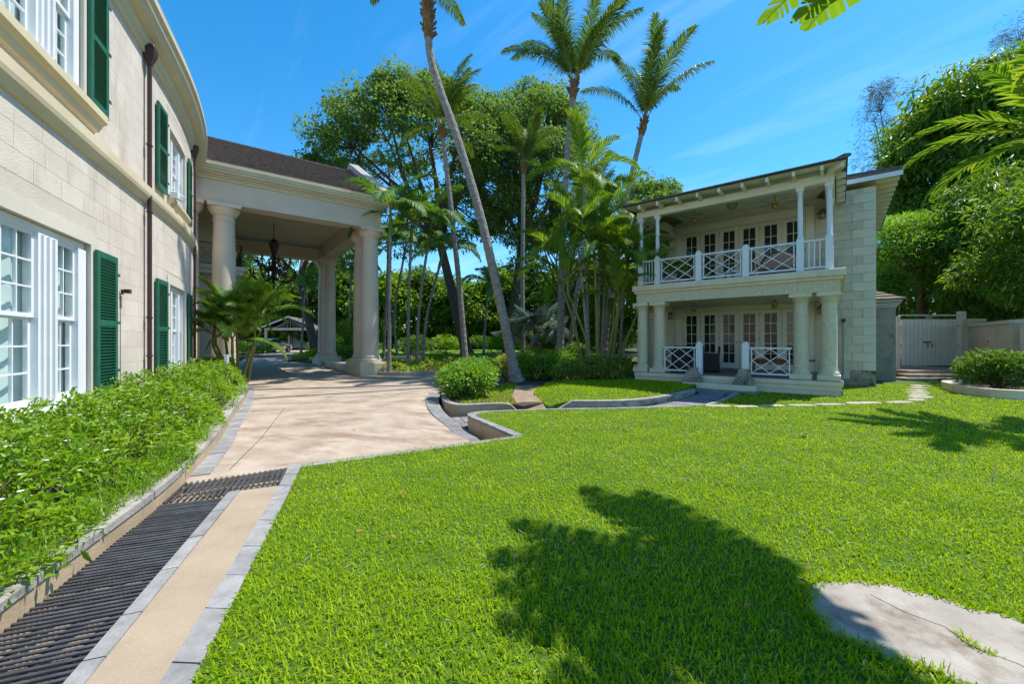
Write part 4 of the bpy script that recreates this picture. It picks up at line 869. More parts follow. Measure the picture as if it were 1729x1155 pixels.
# main hip roof
MZ = 6.86; x0, x1, y0, y1 = XL - .6, XR + .62, YW - .42, YW + 8.4; rx0, rx1, ry, rz = -5.0, -1.15, (YW + 4), 8.35
slope('main_roof', (x0, y0, MZ), (x1, y0, MZ), (rx0, ry, rz), (rx1, ry, rz), 14, .045); slope('main_roof_side', (x1, y0, MZ), (x1, y1, MZ), (rx1, ry, rz), (rx1, ry + .02, rz), 14, .045); slope('main_roof_side', (x0, y1, MZ), (x0, y0, MZ), (rx0, ry + .02, rz), (rx0, ry, rz), 14, .045); slope('main_roof', (x1, y1, MZ), (x0, y1, MZ), (rx1, ry, rz), (rx0, ry, rz), 14, .045)
MB().bar((x1, y0, MZ + .07), (rx1, ry, rz + .07), .2, .09).build('hip_tile', M_tile, GH); MB().bar((x0, y0, MZ + .07), (rx0, ry, rz + .07), .2, .09).build('hip_tile', M_tile, GH)
MB().add([(x0 + .04, y0 + .04, MZ - .035), (x1 - .04, y0 + .04, MZ - .035), (x1 - .04, y1, MZ - .035), (x0 + .04, y1, MZ - .035)], [(3, 2, 1, 0)]).build('soffit', M_cream_paint, GH)
mb = MB(); mb.box(x0 + .02, x1 - .02, y0 + .02, y0 + .045, MZ - .15, MZ - .006); mb.build('fascia', M_white, GH)
mb = MB(); mb.box(x1 - .03, x1 - .01, y0 + .05, y1, MZ - .06, MZ - .006); mb.build('roof_edge', mat('dark_roof_edge', (.07, .05, .045)), GH)
for i in range(13): piece('rafter', raf, GH, (x1 - .06, y0 + .5 + i * .6, MZ - .04), (0, 0, R(90)), (1.1, .9, .9))
# rear lean-to store
MB().box(-1.2, 1.56, 6.67, 9.6, -.3, 2.78).build('store_wall', mat('store_block', (.30, .28, .24), (.22, .205, .175), scale=3, bump=.4, stain=((.10, .085, .06), 2, .55, .75)), GH)
for z, d in ((2.782, .04), (2.862, .10), (2.962, .16)): MB().box(-1.2, 1.56 + d, 6.67 - d, 9.6, z, z + .078 if z < 2.95 else z + .10).build('store_cornice', mat('grey_green_trim', (.42, .43, .40), (.36, .37, .34)), GH)
slope('store_roof', (.2, 6.4, 3.06), (1.8, 6.4, 3.06), (.2, 8.1, 3.62), (.9, 8.1, 3.62), 4, .05); slope('store_roof', (1.8, 6.4, 3.06), (1.8, 9.7, 3.06), (.9, 8.1, 3.62), (.9, 8.15, 3.62), 4, .05)
# outlet box on the side column
MB().box(-.02, .08, 3.62, 3.74, 2.15, 2.26).build('junction_box', M_black, GH); MB().tube([(.02, 3.72, .1), (.02, 3.72, 2.2)], .016, 6).build('conduit', M_paver, GH)

def at(x, y, z, rz=0): return gw(x, y, z), GA + rz
# weathered pedestals on the step
for i, px in enumerate((-3.74, -2.30)):
    p, r = at(px, -.30, .20); t = thing('stone_pedestal', 'weathered mossy stepped stone pedestal at the ' + ('left' if i == 0 else 'right') + ' end of the veranda step', 'pedestal', p, r)
    t['label'] = ('weathered stepped stone pedestal on the veranda step before the wicker table' if i == 0 else 'weathered stepped stone pedestal on the veranda step before the red wooden bench')
    b = MB(); b.box(-.27, .27, -.2, .2, 0, .12); b.build('base', M_oldblock, t, bevel=.02)
    vs = []; 
    for z, w in ((.112, .205), (.15, .215), (.19, .20), (.215, .165), (.26, .175), (.30, .16), (.33, .13), (.44, .125), (.47, .12)): vs.append((z, w))
    b = MB(); P_ = [(x * w * 1.1, y * w * .9, z) for z, w in vs for x, y in ((-1, -1), (1, -1), (1, 1), (-1, 1))]
    b.add(P_, [(k * 4 + j, k * 4 + (j + 1) % 4, k * 4 + 4 + (j + 1) % 4, k * 4 + 4 + j) for k in range(len(vs) - 1) for j in range(4)] + [(3, 2, 1, 0), tuple(len(P_) - 4 + j for j in range(4))]); b.build('moulding', M_oldblock, t, bevel=.01)
# ceiling fans
M_brass = mat('fan_brass', (.45, .33, .14), (.38, .27, .11), rough=.35, metal=.6)
M_blade = mat('fan_blade', (.50, .52, .52), (.45, .47, .47), rough=.5)
bl = MB().add([(.14, -.04, .0), (.3, -.065, .012), (.62, -.07, .012), (.66, 0, .0), (.62, .07, -.012), (.3, .065, -.012), (.14, .04, .0)], [(0, 1, 2, 3, 4, 5, 6), (6, 5, 4, 3, 2, 1, 0)]).mesh('fan_blade', M_blade)
for (fx, zt_, lab) in ((-4.3, 6.42, 'white and brass ceiling fan over the balcony armchair'), (-1.76, 6.42, 'white and brass ceiling fan over the balcony settee'), (-4.3, 2.90, 'ceiling fan over the wicker table on the ground floor veranda'), (-1.76, 2.90, 'ceiling fan over the red wooden bench on the ground floor veranda')):
    dz = .32 if zt_ > 5 else .16
    p, r = at(fx, 2.0, zt_ - dz, .35); t = thing('ceiling_fan', lab, 'fan', p, r)
    MB().tube([(0, 0, .05), (0, 0, dz + .05)], .014, 6).build('rod', M_brass, t); MB().lathe([(.05, -.14), (.09, -.10), (.10, -.06), (.06, -.03), (.11, 0), (.12, .05), (.06, .08), (.02, .10)], 14).build('motor', M_brass, t, smooth=True)
    for k in range(5): piece('blade', bl, t, (0, 0, .02), (0, 0, 2 * math.pi * k / 5))
p, r = at(-3.03, 2.0, 6.26); t = thing('ceiling_light', 'shallow brown glass ceiling light on the balcony ceiling', 'light', p, r)
MB().lathe([(.02, -.10), (.06, -.08), (.14, -.02), (.17, .05), (.17, .12)], 16).build('bowl', mat('amber_glass', (.34, .26, .17), (.28, .21, .13), rough=.3), t, smooth=True); MB().lathe([(.012, -.13), (.02, -.11), (.012, -.095)], 8).build('finial', M_brass, t)
# wall lanterns
M_copper = mat('aged_copper', (.28, .19, .12), (.20, .135, .085), rough=.5)
for (lx, zc_, lab) in ((-5.72, 5.75, 'copper caged wall lantern left of the balcony doors'), (-.54, 5.75, 'copper caged wall lantern between the balcony doors and the quoins'), (-5.72, 2.45, 'copper caged wall lantern beside the ground floor doors behind the wicker table'), (-.54, 2.45, 'copper caged wall lantern beside the ground floor doors behind the paired columns')):
    p, r = at(lx, YW - .04, zc_); t = thing('wall_lantern', lab, 'lantern', p, r)
    MB().lathe([(.02, .34), (.05, .32), (.12, .24), (.17, .20), (.17, .18)], 12, 0, -.2).build('hood', M_copper, t); MB().tube([(0, .02, .26), (0, -.1, .33), (0, -.2, .34)], .014, 6).build('bracket', M_copper, t)
    b = MB()
    for k in range(6): a = k * math.pi / 3; b.tube([(.15 * math.cos(a), -.2 + .15 * math.sin(a), .19), (.11 * math.cos(a), -.2 + .11 * math.sin(a), 0)], .009, 5)
    b.lathe([(.11, 0), (.12, .012), (.11, .025)], 12, 0, -.2); b.build('cage', M_copper, t); MB().lathe([(.05, .03), (.06, .08), (.045, .17), (.02, .18)], 10, 0, -.2).build('lamp_glass', mat('frosted_lamp_glass', (.55, .50, .42)), t)
# balcony furniture
def armchair(x, y, z, rz, w, lab, name='armchair'):
    p, r = at(x, y, z, rz); t = thing(name, lab, 'settee' if w > .9 else 'chair', p, r); X = w / 2
    for sx in (-1, 1):
        for sy, zz_ in ((-.30, .40), (.28, .42)): MB().tube([(sx * (X - .05), sy, 0), (sx * (X - .05), sy * 1.0, zz_)], .028, 6).build('leg', M_wood, t)
        ar = smooth_path([(sx * (X - .02), -.32, .38), (sx * (X + .01), -.34, .56), (sx * (X + .01), -.2, .64), (sx * X, .12, .63), (sx * (X - .04), .30, .72)], 16); MB().tube([tuple(q_) for q_ in ar], .03, 7).build('armrest', M_wood, t, smooth=True)
    MB().box(-X + .02, X - .02, -.32, .32, .33, .40).build('seat_rail', M_wood, t)
    MB().box(-X + .05, X - .05, -.30, .28, .402, .50).build('seat_cushion', M_cushion, t, bevel=.04)
    arc = [(X * math.cos(a) * .98, .32 + .05 * math.sin(a), .42 + .62 * max(math.sin(a), 0) ** .55) for a in np.linspace(0, math.pi, 21)]; MB().tube(arc, .035, 7).build('back_frame', M_wood, t, smooth=True)
    pad = [(q_[0] * .90, q_[2] * .95 + .02) for q_ in arc]; n = len(pad); b = MB(); b.add([(q_[0], .27, q_[1]) for q_ in pad] + [(q_[0], .33, q_[1]) for q_ in pad], [tuple(range(n)), tuple(range(2 * n - 1, n - 1, -1))] + [(i, n + i, n + (i + 1) % n, (i + 1) % n) for i in range(n)]); b.build('back_cushion', M_cushion, t, bevel=.012)
armchair(-1.62, 1.9, 3.48, .0, 1.15, 'carved wood settee with striped cushions behind the balcony lattice', 'settee'); armchair(-4.35, 1.9, 3.48, R(62), .7, 'carved wood armchair with pink cushion at the leafy end of the balcony', 'armchair')
p, r = at(-3.0, 2.3, 3.48); t = thing('side_table', 'small white side table on the balcony between the chairs', 'table', p, r); MB().box(-.22, .22, -.2, .2, .50, .54).build('table_top', M_white, t)
for sx in (-1, 1):
    for sy in (-1, 1): MB().box(sx * .19 - .02, sx * .19 + .02, sy * .17 - .02, sy * .17 + .02, 0, .50).build('leg', M_white, t)
# veranda furniture
def wicker_chair(x, y, rz, lab):
    p, r = at(x, y, .42, rz); t = thing('wicker_chair', lab, 'chair', p, r, 'wicker dining chairs on the veranda'); b = MB(); prof = [(-.27, .04), (.29, .02), (.27, .45), (.31, .92), (.24, .93), (.20, .48), (-.26, .46)]
    n = len(prof); b.add([(-.27, q[0], q[1]) for q in prof] + [(.27, q[0], q[1]) for q in prof], [tuple(range(n)), tuple(range(2 * n - 1, n - 1, -1))] + [(i, n + i, n + (i + 1) % n, (i + 1) % n) for i in range(n)]); b.build('shell', M_wicker, t, bevel=.02)
    for sx in (-1, 1):
        MB().box(sx * .30 - .035, sx * .30 + .035, -.27, .27, .04, .64).build('arm_panel', M_wicker, t, bevel=.02)
    MB().box(-.24, .24, -.24, .2, .462, .50).build('seat_pad', mat('dark_pad', (.06, .05, .05)), t, bevel=.01)
wicker_chair(-3.62, 1.55, R(-78), 'dark brown wicker dining chair with its back to the french doors side passage'); wicker_chair(-4.35, .95, R(178), 'dark brown wicker dining chair behind the left veranda lattice'); wicker_chair(-4.4, 2.5, R(2), 'dark brown wicker dining chair between table and ground floor doors')
p, r = at(-4.45, 1.7, .42); t = thing('wicker_table', 'square dark wicker dining table on the veranda', 'table', p, r); MB().box(-.55, .55, -.5, .5, .70, .75).build('table_top', M_wicker, t, bevel=.01); MB().box(-.45, .45, -.4, .4, 0, .70).build('pedestal_base', M_wicker, t)
p, r = at(-1.6, 1.5, .42); t = thing('bench_table', 'long low red brown wooden bench on the veranda', 'bench', p, r); MB().box(-.95, .95, -.28, .28, .46, .51).build('top', M_wood, t, bevel=.008); MB().box(-.75, .75, -.2, .2, .34, .458).build('apron', M_wood, t)
for sx in (-1, 1):
    for sy in (-1, 1): MB().box(sx * .72 - .035, sx * .72 + .035, sy * .2 - .035, sy * .2 + .035, 0, .34).build('leg', M_wood, t)
# ------------------------------------------------------------------ gate, garden walls, carport, cars
gt = thing('garden_gate', 'white painted double gate of vertical boards with black latch', 'gate', (18.0, 17.4, .30))
mgb = cube(M_gate, .03)
for i in range(13):
    x = -1.2 + (i + .5) * 2.4 / 13; piece('board', mgb, gt, (x, 0, 1.16), (0, 0, 0), (2.4 / 13 - .022, .04, 2.0 + random.uniform(-.01, .01)))
MB().box(-1.19, 1.19, .021, .028, .2, 2.1).build('gap_shade_sheet', mat('gap_shade_grey', (.18, .165, .15), (.14, .13, .12)), gt)  # dark sheet added behind the boards so their gaps read as shaded
for z in (.4, 1.9): MB().box(-1.19, 1.19, .03, .07, z, z + .1).build('ledge', M_gate, gt)
MB().box(-1.42, -1.28, -.07, .07, -.3, 2.28).build('gate_post', M_gate, gt, bevel=.008); MB().box(1.30, 1.52, -.1, .1, -.3, 2.50).build('gate_post', M_gate, gt, bevel=.008); MB().box(-1.28, 1.30, -.03, .03, 2.30, 2.36).build('top_rail', M_gate, gt); MB().box(-.08, .10, -.05, .05, 2.16, 2.34).build('closer_box', mat('grey_green_box', (.30, .38, .34)), gt)
MB().box(-.26, .06, -.045, -.02, 1.14, 1.19).build('latch', M_black, gt)
for x in (-.09, .09):
    MB().tube([(x, -.02, .94), (x, -.07, .96), (x, -.07, 1.08), (x, -.02, 1.10)], .014, 6).build('handle', M_black, gt)
for z in (.4, 1.0, 1.85):
    for x in (-1.24, 1.25): MB().box(x - .05, x + .05, -.03, .01, z, z + .04).build('hinge', M_chrome, gt)
lp = MB().box(-1.9, 2.0, -1.2, 3.0, -.4, .0).build('gate_landing', mat('landing_concrete', (.52, .40, .29), (.44, .33, .24), scale=2, bump=.2)); lp.location = (17.9, 17.4, .32); tag(lp, 'tan concrete landing slab under the white gate', 'landing')
for i, (y, z) in enumerate(((15.9, .21), (15.5, .10))):
    o = MB().box(-1.7, 1.5, -.3, .3, -.3, 0).build('garden_step', M_oldblock); o.location = (17.1 - i * .5, y, z); tag(o, 'upper worn stone step below the gate landing' if i == 0 else 'lower worn stone step at the edge of the lawn below the gate', 'step')
# garden wall
gwl = thing('garden_wall', 'tan rendered garden wall with pale coping running from the gate', 'wall', (18, 15.4, 0))
wp = resample([(19.75, 17.6), (16.7, 13.45)], 20)
ribbon(wp, offset_path(wp, .28), -.3, 2.10, k=4).build('wall', M_wallR, gwl, world=True)
ribbon_pieces('coping_stone', offset_path(wp, -.06), offset_path(wp, .34), 2.102, 2.23, 7, M_trim, gwl, gap=.012, jig=.005)
MB().box(19.4, 20.0, 17.1, 17.6, -.2, 2.34).build('end_pier', M_wallR, gwl, world=True); MB().box(19.33, 20.07, 17.03, 17.67, 2.342, 2.46).build('pier_cap', M_trim, gwl, world=True)
gw2 = thing('garden_wall', 'nearer section of tan rendered garden wall beside the clipped dark shrub', 'wall', (17.5, 12.9, 0))
MB().box(16.45, 20.5, 12.75, 13.05, -.3, 2.08).build('wall', M_wallR, gw2, world=True)
for i in range(4): MB().box(16.38 + i * 1.0, 17.37 + i * 1.0, 12.68, 13.12, 2.082, 2.22).build('coping_stone', M_trim, gw2, world=True)
o = MB().box(-.06, .06, -.03, .03, 0, .1).tube([(.04, .01, 0), (.04, .01, -1.1)], .014, 6).build('socket_box', M_black); o.location = (18.05, 15.2, 1.45); tag(o, 'small black outlet box with conduit on the garden wall', 'outlet')
# curved planter kerb at the right
pk = thing('round_planter', 'low curved tan planter kerb in front of the garden wall', 'planter', (13.5, 11, 0))
pkp = smooth_path([(14.6, 13.3), (13.75, 12.9), (13.3, 12.35), (12.75, 11.5), (12.6, 10.9), (12.75, 10.45), (13.2, 10.2), (14.2, 9.9), (16, 9.7)], 60)
ribbon(pkp, offset_path(pkp, .22), -.3, .24, k=50).build('kerb', M_wallR, pk, world=True)
tag(sheet('planter_bed', [tuple(p) for p in offset_path(pkp, .2)] + [(17, 12.8), (16, 13.4)], lambda x, y: .14, M_soil, step=1.0), kind='structure')
# orange roof beyond the gate
rf = thing('shed_roof', 'orange roofed shed just showing beyond the white gate', 'shed', (20.5, 23, 0)); MB().box(-2.4, 1.6, -.1, 3, -.3, 2.75).build('wall', M_wallR, rf); slope_courses((-2.6, -.4, 2.76), (1.8, -.4, 2.76), (-2.6, 1.8, 3.5), (1.8, 1.8, 3.5), 6, .03).build('roof', M_orange, rf)
# far boundary wall and house bits behind the trees
fwb = thing('boundary_wall', 'long pale boundary wall half hidden by trees at the back of the garden', 'wall', (0, 57, .6))
for i in range(9): MB().box(-40 + i * 9, -40 + i * 9 + 8.4, 57, 57.3, .2, 2.9 + .1 * (i % 2)).build('panel', M_wallR, fwb, world=True); MB().box(-40 + i * 9 + 8.42, -40 + i * 9 + 8.98, 56.9, 57.4, .2, 3.2).build('pier', M_trim, fwb, world=True)
bs = thing('fountain_basin', 'low pale basin wall beyond the flower bed by the slim palms', 'fountain', (-7.6, 26, .05)); MB().box(-1.4, 1.2, -.6, .6, -.2, .42).build('basin', M_wallR, bs); MB().box(-1.5, 1.3, -.7, .7, .422, .50).build('rim', M_marble, bs)
for x in (-1.7, 1.5): MB().box(x - .25, x + .25, -.3, .3, -.2, .75).build('end_block', mat('terracotta', (.36, .22, .14), (.28, .17, .1)), bs)
# garden light
gl = thing('garden_light', 'slim white garden bollard light standing in the hedge', 'light', (-8.15, 11.5, .1)); MB().tube([(0, 0, 0), (0, 0, .95)], .022, 8).build('post', M_white, gl); MB().box(-.045, .045, -.045, .045, .70, 1.02).build('head', M_white, gl, bevel=.006)
# carport
M_lat = mat('lattice_timber', (.50, .45, .37), (.42, .37, .3))
cp = thing('carport', 'open timber carport with low gable roof over the parked silver car', 'carport', (-26.4, 48, .48))
for sx in (-2.9, 2.9):
    for y in (0, 5): MB().box(sx - .12, sx + .12, y - .12, y + .12, -.3, 2.35).build('post', M_trim, cp)
for y in (0, 5): MB().box(-3.1, 3.1, y - .1, y + .1, 2.352, 2.62).build('beam', M_trim, cp)
for sx in (-2.9, 2.9): MB().box(sx - .1, sx + .1, .1, 4.9, 2.353, 2.60).build('side_beam', M_trim, cp)
MB().add([(-3.0, .06, 2.62), (3.0, .06, 2.62), (0, .06, 3.85)], [(0, 1, 2), (2, 1, 0)]).build('gable_panel', M_trim, cp)
for i in range(15):
    t = -2.8 + i * .4; h = 1.22 * (1 - abs(t) / 3.1); MB().bar((t, -.02, 2.62), (t * .55, -.02, 2.62 + h), .05, .06).build('gable_slat', M_lat, cp)
for s in (-1, 1): slope_courses((s * 3.5, -.5, 2.55), (s * 3.5, 5.5, 2.55), (0, -.5, 3.95), (0, 5.5, 3.95), 12, .03).build('roof_slope', M_shingle, cp); MB().bar((s * 3.55, -.52, 2.52), (0, -.52, 3.93), .05, .16).build('barge_board', M_white, cp)
def car(lab, loc, rz, paint):
    t = thing('parked_car', lab, 'car', loc, rz)
    sec = [(-2.25, .72, .40, .72), (-2.20, .80, .30, .92), (-1.95, .86, .26, 1.00), (-1.3, .89, .24, 1.02), (-.4, .90, .24, .98), (.6, .90, .24, .96), (1.3, .88, .24, .90), (1.95, .84, .27, .80), (2.25, .70, .35, .66)]
    def loft(secs):
        b = MB(); vs = []
        for y, w, z0, z1 in secs:
            m = (z1 - z0); vs += [(-w * .9, y, z0), (-w, y, z0 + m * .25), (-w, y, z0 + m * .6), (-w * .93, y, z0 + m * .92), (-w * .8, y, z1), (0, y, z1 + .02), (w * .8, y, z1), (w * .93, y, z0 + m * .92), (w, y, z0 + m * .6), (w, y, z0 + m * .25), (w * .9, y, z0)]
        n = 11; b.add(vs, [(i * n + k, i * n + k + 1, (i + 1) * n + k + 1, (i + 1) * n + k) for i in range(len(secs) - 1) for k in range(n - 1)] + [tuple(range(n)), tuple((len(secs) - 1) * n + k for k in range(n - 1, -1, -1))]); return b
    loft(sec).build('body', paint, t, smooth=True)
    cab = loft([(-1.55, .74, .96, .99), (-.85, .68, .96, 1.36), (-.2, .68, .96, 1.42), (.3, .67, .96, 1.38), (1.05, .72, .93, .95)]).build('cabin', paint, t, smooth=True)
    MB().add([(-.6, -1.50, 1.03), (.6, -1.50, 1.03), (.52, -.93, 1.345), (-.52, -.93, 1.345)], [(0, 1, 2, 3)]).build('rear_window', M_glass, cab)
    for s in (-1, 1):
        MB().add([(s * .745, -1.0, 1.02), (s * .745, .75, 1.0), (s * .70, .25, 1.33), (s * .70, -.75, 1.33)], [(0, 1, 2, 3) if s > 0 else (3, 2, 1, 0)]).build('side_window', M_glass, cab)
        MB().box(s * .62 - .17, s * .62 + .17, -2.235, -2.12, .74, .90).build('tail_light', mat('red_lamp', (.45, .02, .02), (.35, .015, .015), rough=.2), t, bevel=.02)
        for y in (-1.35, 1.4):
            w = MB().tube([(s * .72, y, .32), (s * .91, y, .32)], .32, 20).build('wheel', M_black, t); MB().tube([(s * .90, y, .32), (s * .925, y, .32)], .2, 14).build('rim', M_chrome, w)
    MB().box(-.26, .26, -2.262, -2.24, .56, .68).build('number_plate', M_white, t); MB().box(-.8, .8, -2.30, -2.15, .42, .54).build('bumper', paint, t, bevel=.03); MB().box(-.30, .30, -2.235, -2.19, .80, .86).build('trunk_trim', M_chrome, t)
M_silver = mat('silver_paint', (.60, .61, .62), (.58, .59, .60), rough=.25, metal=.5, coat=.6); M_navy = mat('navy_paint', (.015, .02, .035), (.012, .016, .03), rough=.2, coat=.8)
car('silver saloon car parked tail out at the carport', (-24.8, 41.5, .38), R(-8), M_silver); car('dark navy car parked in shade behind the slim palms', (-10.4, 44, .45), R(75), M_navy)
# ------------------------------------------------------------------ vegetation
def vp(px, py, d): return ((px - 864.5) / 680 * d, d, 1.5 + (578.5 - py) / 680 * d)
def frond_mesh(name, L, el, arch, n, ll, lw, sa, droop, m_leaf, m_r, vee=.25, base=.1, seed=1, rr=.02, tipk=.35):
    r = np.random.default_rng(seed); K = 24; t = np.linspace(0, 1, K); ang = el - arch * t ** 1.35; dl = L / (K - 1)
    px = np.r_[0, np.cumsum(np.cos(ang[:-1]) * dl)]; pz = np.r_[0, np.cumsum(np.sin(ang[:-1]) * dl)]; py = .04 * L * np.sin(t * 2.2 + seed) * t
    V, F4, F3 = [], [], []; k = 0
    for s in (-1, 1):
        tt = base + (1 - base) * (np.arange(n) + .5 + r.uniform(-.2, .2, n)) / n
        P = np.stack([np.interp(tt, t, px), np.interp(tt, t, py), np.interp(tt, t, pz)], 1); a = np.interp(tt, t, ang)
        T = np.stack([np.cos(a), np.zeros(n), np.sin(a)], 1); N = np.stack([-np.sin(a), np.zeros(n), np.cos(a)], 1); S = np.array([[0, s, 0.]])
        q = sa * (1 - .45 * tt) + r.normal(0, .07, n); v = vee + r.normal(0, .10, n)
        D = unit(T * np.cos(q)[:, None] + (S * np.cos(v)[:, None] + N * np.sin(v)[:, None]) * np.sin(q)[:, None])
        l = ll * (np.sin(np.pi * np.clip(.10 + .86 * (tt - base) / (1 - base), 0, 1)) ** .55 * (1 - tipk * tt)) * r.uniform(.85, 1.1, n)
        w = lw * np.ones(n); wv = unit(T - D * (T * D).sum(1, keepdims=True)); M_ = P + D * (l * .5)[:, None]
        D2 = unit(D + np.array([0, 0, -1.]) * (droop * r.uniform(.6, 1.4, n))[:, None]); E_ = M_ + D2 * (l * .5)[:, None]
        h = (w * .5)[:, None]; v5 = np.stack([P - wv * h * .6, P + wv * h * .6, M_ + wv * h, M_ - wv * h, E_], 1).reshape(-1, 3); i = np.arange(n)[:, None] * 5 + k
        V.append(v5); F4.append(i + np.array([[0, 1, 2, 3]])); F3.append(i + np.array([[3, 2, 4]])); k += len(v5)
    nleaf = 2 * n
    rb = MB().tube([(px[i], py[i], pz[i]) for i in range(0, K, 2)] + [(px[-1], py[-1], pz[-1])], [rr * (1.25 - 1.1 * i / 12) for i in range(13)], 5, cap=False)
    V.append(np.array(rb.v)); F4.append(np.array(rb.f) + k); me = npmesh(name, np.concatenate(V), [np.concatenate(F4[:-1]), np.concatenate(F3), F4[-1]], m_leaf)
    me.materials.append(m_r); mi = np.zeros(len(me.polygons), np.int32); mi[2 * nleaf:] = 1; me.polygons.foreach_set('material_index', mi); return me
L_coco = leafmat('coconut_leaf', [(.030, .075, .014), (.055, .125, .020), (.10, .17, .028), (.16, .20, .04)], rough=.45, trans=.30, spec=.3, gain=1.25)
L_areca = leafmat('areca_leaf', [(.035, .095, .012), (.07, .155, .018), (.125, .21, .022), (.25, .26, .03)], rough=.5, trans=.42, spec=.25, gain=1.4)
L_slim = leafmat('slim_palm_leaf', [(.028, .075, .014), (.055, .13, .02), (.09, .17, .025)], rough=.5, trans=.36, spec=.3)
L_tree = leafmat('broad_tree_leaf', [(.045, .08, .018), (.08, .125, .026), (.105, .165, .045), (.16, .215, .08)], rough=.6, trans=.48, spec=.2, tcol=(1.25, 1.35, .7))
L_dark = leafmat('dark_tree_leaf', [(.022, .055, .010), (.042, .09, .014), (.075, .135, .02)], rough=.5, trans=.48, gain=1.9)
L_mango = leafmat('mango_leaf', [(.028, .075, .010), (.06, .13, .014), (.10, .18, .02), (.17, .235, .03)], rough=.45, trans=.44, spec=.3, gain=1.5)
L_bright = leafmat('feathery_leaf', [(.06, .15, .02), (.10, .21, .025), (.15, .26, .035)], rough=.5, trans=.45)
L_cas = leafmat('casuarina_needle', [(.05, .075, .05), (.08, .11, .07)], rough=.6, trans=.2)
L_hedge = leafmat('hedge_leaf', [(.03, .085, .006), (.075, .165, .009), (.14, .24, .014), (.23, .31, .03)], rough=.42, trans=.38, spec=.35, gain=1.5)
L_shrub = leafmat('shrub_leaf', [(.05, .12, .012), (.095, .20, .018), (.15, .26, .03)], rough=.35, trans=.35, spec=.5)
L_varieg = leafmat('variegated_leaf', [(.06, .10, .015), (.14, .19, .03), (.30, .30, .07)], rough=.45, trans=.3)
L_croton = leafmat('croton_leaf', [(.10, .16, .02), (.36, .22, .03), (.48, .14, .03), (.45, .30, .06)], rough=.4, trans=.35, tcol=(1.2, 1, .5), gain=1.1)
L_bis = leafmat('silver_fan_leaf', [(.15, .22, .19), (.22, .29, .25), (.30, .36, .31)], rough=.5, trans=.2, tcol=(1, 1.2, .8), gain=1.0)
L_ban = leafmat('banana_leaf', [(.06, .13, .014), (.09, .17, .02), (.12, .20, .025)], rough=.32, trans=.42, spec=.5)
L_flower = leafmat('white_petal', [(.70, .70, .66), (.80, .78, .74)], rough=.6, trans=.2, tcol=(1, 1, 1), gain=1.0)
M_rach = mat('frond_rib', (.20, .22, .05), (.26, .22, .06), rough=.5); M_midrib = mat('yellow_midrib', (.42, .40, .08), (.36, .34, .07), rough=.45)
COCO = [frond_mesh('frond', 4.2, R(e), R(ar), 92, 1.1, .043, R(62), dr * 1.5, L_coco, M_rach, vee=.2, base=.16, seed=i) for i, (e, ar, dr) in enumerate([(82, 40, .5), (66, 60, .8), (48, 75, .9), (22, 85, 1.0), (74, 75, .7)])]
ARE = [frond_mesh('frond', 2.2, R(e), R(ar), 60, .72, .034, R(54), dr, L_areca, M_rach, vee=.45, base=.2, seed=20 + i, rr=.014) for i, (e, ar, dr) in enumerate([(80, 55, .25), (58, 80, .35), (36, 85, .45), (14, 80, .5)])]
SLIM = [frond_mesh('frond', 2.1, R(e), R(ar), 44, .68, .05, R(62), dr, L_slim, M_rach, vee=.15, base=.14, seed=40 + i, rr=.014) for i, (e, ar, dr) in enumerate([(76, 80, .5), (52, 95, .7), (28, 95, .9), (5, 80, 1.0)])]
BROAD = [frond_mesh('frond', 2.3, R(e), R(ar), 26, .62, .085, R(56), dr, L_areca, M_rach, vee=.3, base=.15, seed=60 + i, rr=.018) for i, (e, ar, dr) in enumerate([(70, 80, .3), (42, 85, .4), (18, 75, .45)])]
def palm(name, label, group, pts, r0, r1, meshes, nf, scale, kind, seed, spread=None, base_flare=1.5, mtrunk=None, bias=None, fib=1.0):
    r = random.Random(seed); base = Vector(pts[0]); t = thing(name, label, 'palm', base, 0, group)
    L = plen(pts); n = max(10, int(L / .115)); sp = smooth_path([tuple(p) for p in pts], n); rad = []
    for i in range(n):
        f = i / (n - 1); q = r0 + (r1 - r0) * f ** .7; q *= 1 + (base_flare - 1) * math.exp(-f * L / .45); rad.append(q * (1.0 + (.045, -.01, -.025)[i % 3]))
    MB().tube([Vector(p) - base for p in sp], rad, 10).build('trunk', mtrunk or M_bark, t, smooth=False)
    top = Vector(sp[-1]) - base; dirn = (Vector(sp[-1]) - Vector(sp[-3])).normalized()
    if kind == 'coco':
        b = MB()
        for k in range(int(26 * fib)):   # old frond bases round the neck
            a = r.uniform(0, 6.28); z = r.uniform(-.55 * fib, .15); ca, sa_ = math.cos(a), math.sin(a); o = top + dirn * z * scale; rr = r1 * 1.05
            b.bar(o + Vector((ca * rr * .7, sa_ * rr * .7, 0)), o + Vector((ca * rr * (1.5 + r.random() * .8), sa_ * rr * (1.5 + r.random() * .8), .28 * scale)), .10 * scale, .04)
        b.tube([top - dirn * .55 * scale * fib, top - dirn * .3 * scale * fib, top - dirn * .1, top + dirn * .35 * scale], [r1 * 1.25, r1 * 1.55, r1 * 1.6, r1 * .7], 9); b.build('crown_fibre', M_fibre, t); top = top + dirn * .1
    elif kind == 'shaft':
        b = MB().tube([top, top + dirn * .25 * scale, top + dirn * .6 * scale, top + dirn * .9 * scale], [r1 * 1.25, r1 * 1.3, r1 * .9, r1 * .5], 10); b.build('crownshaft', M_shaft, t, smooth=True); top = top + dirn * .82 * scale
    for k in range(nf):
        mi = (spread or list(range(len(meshes))))[k % len(spread or meshes)]; yaw = k * 2.39996 + r.uniform(-.25, .25)
        if bias is not None: yaw = bias[0] + r.gauss(0, bias[1])
        piece('frond', meshes[mi], t, top, (r.uniform(-.25, .25), r.uniform(-.12, .12), yaw), tuple([scale * r.uniform(.86, 1.1)] * 3))
    return t
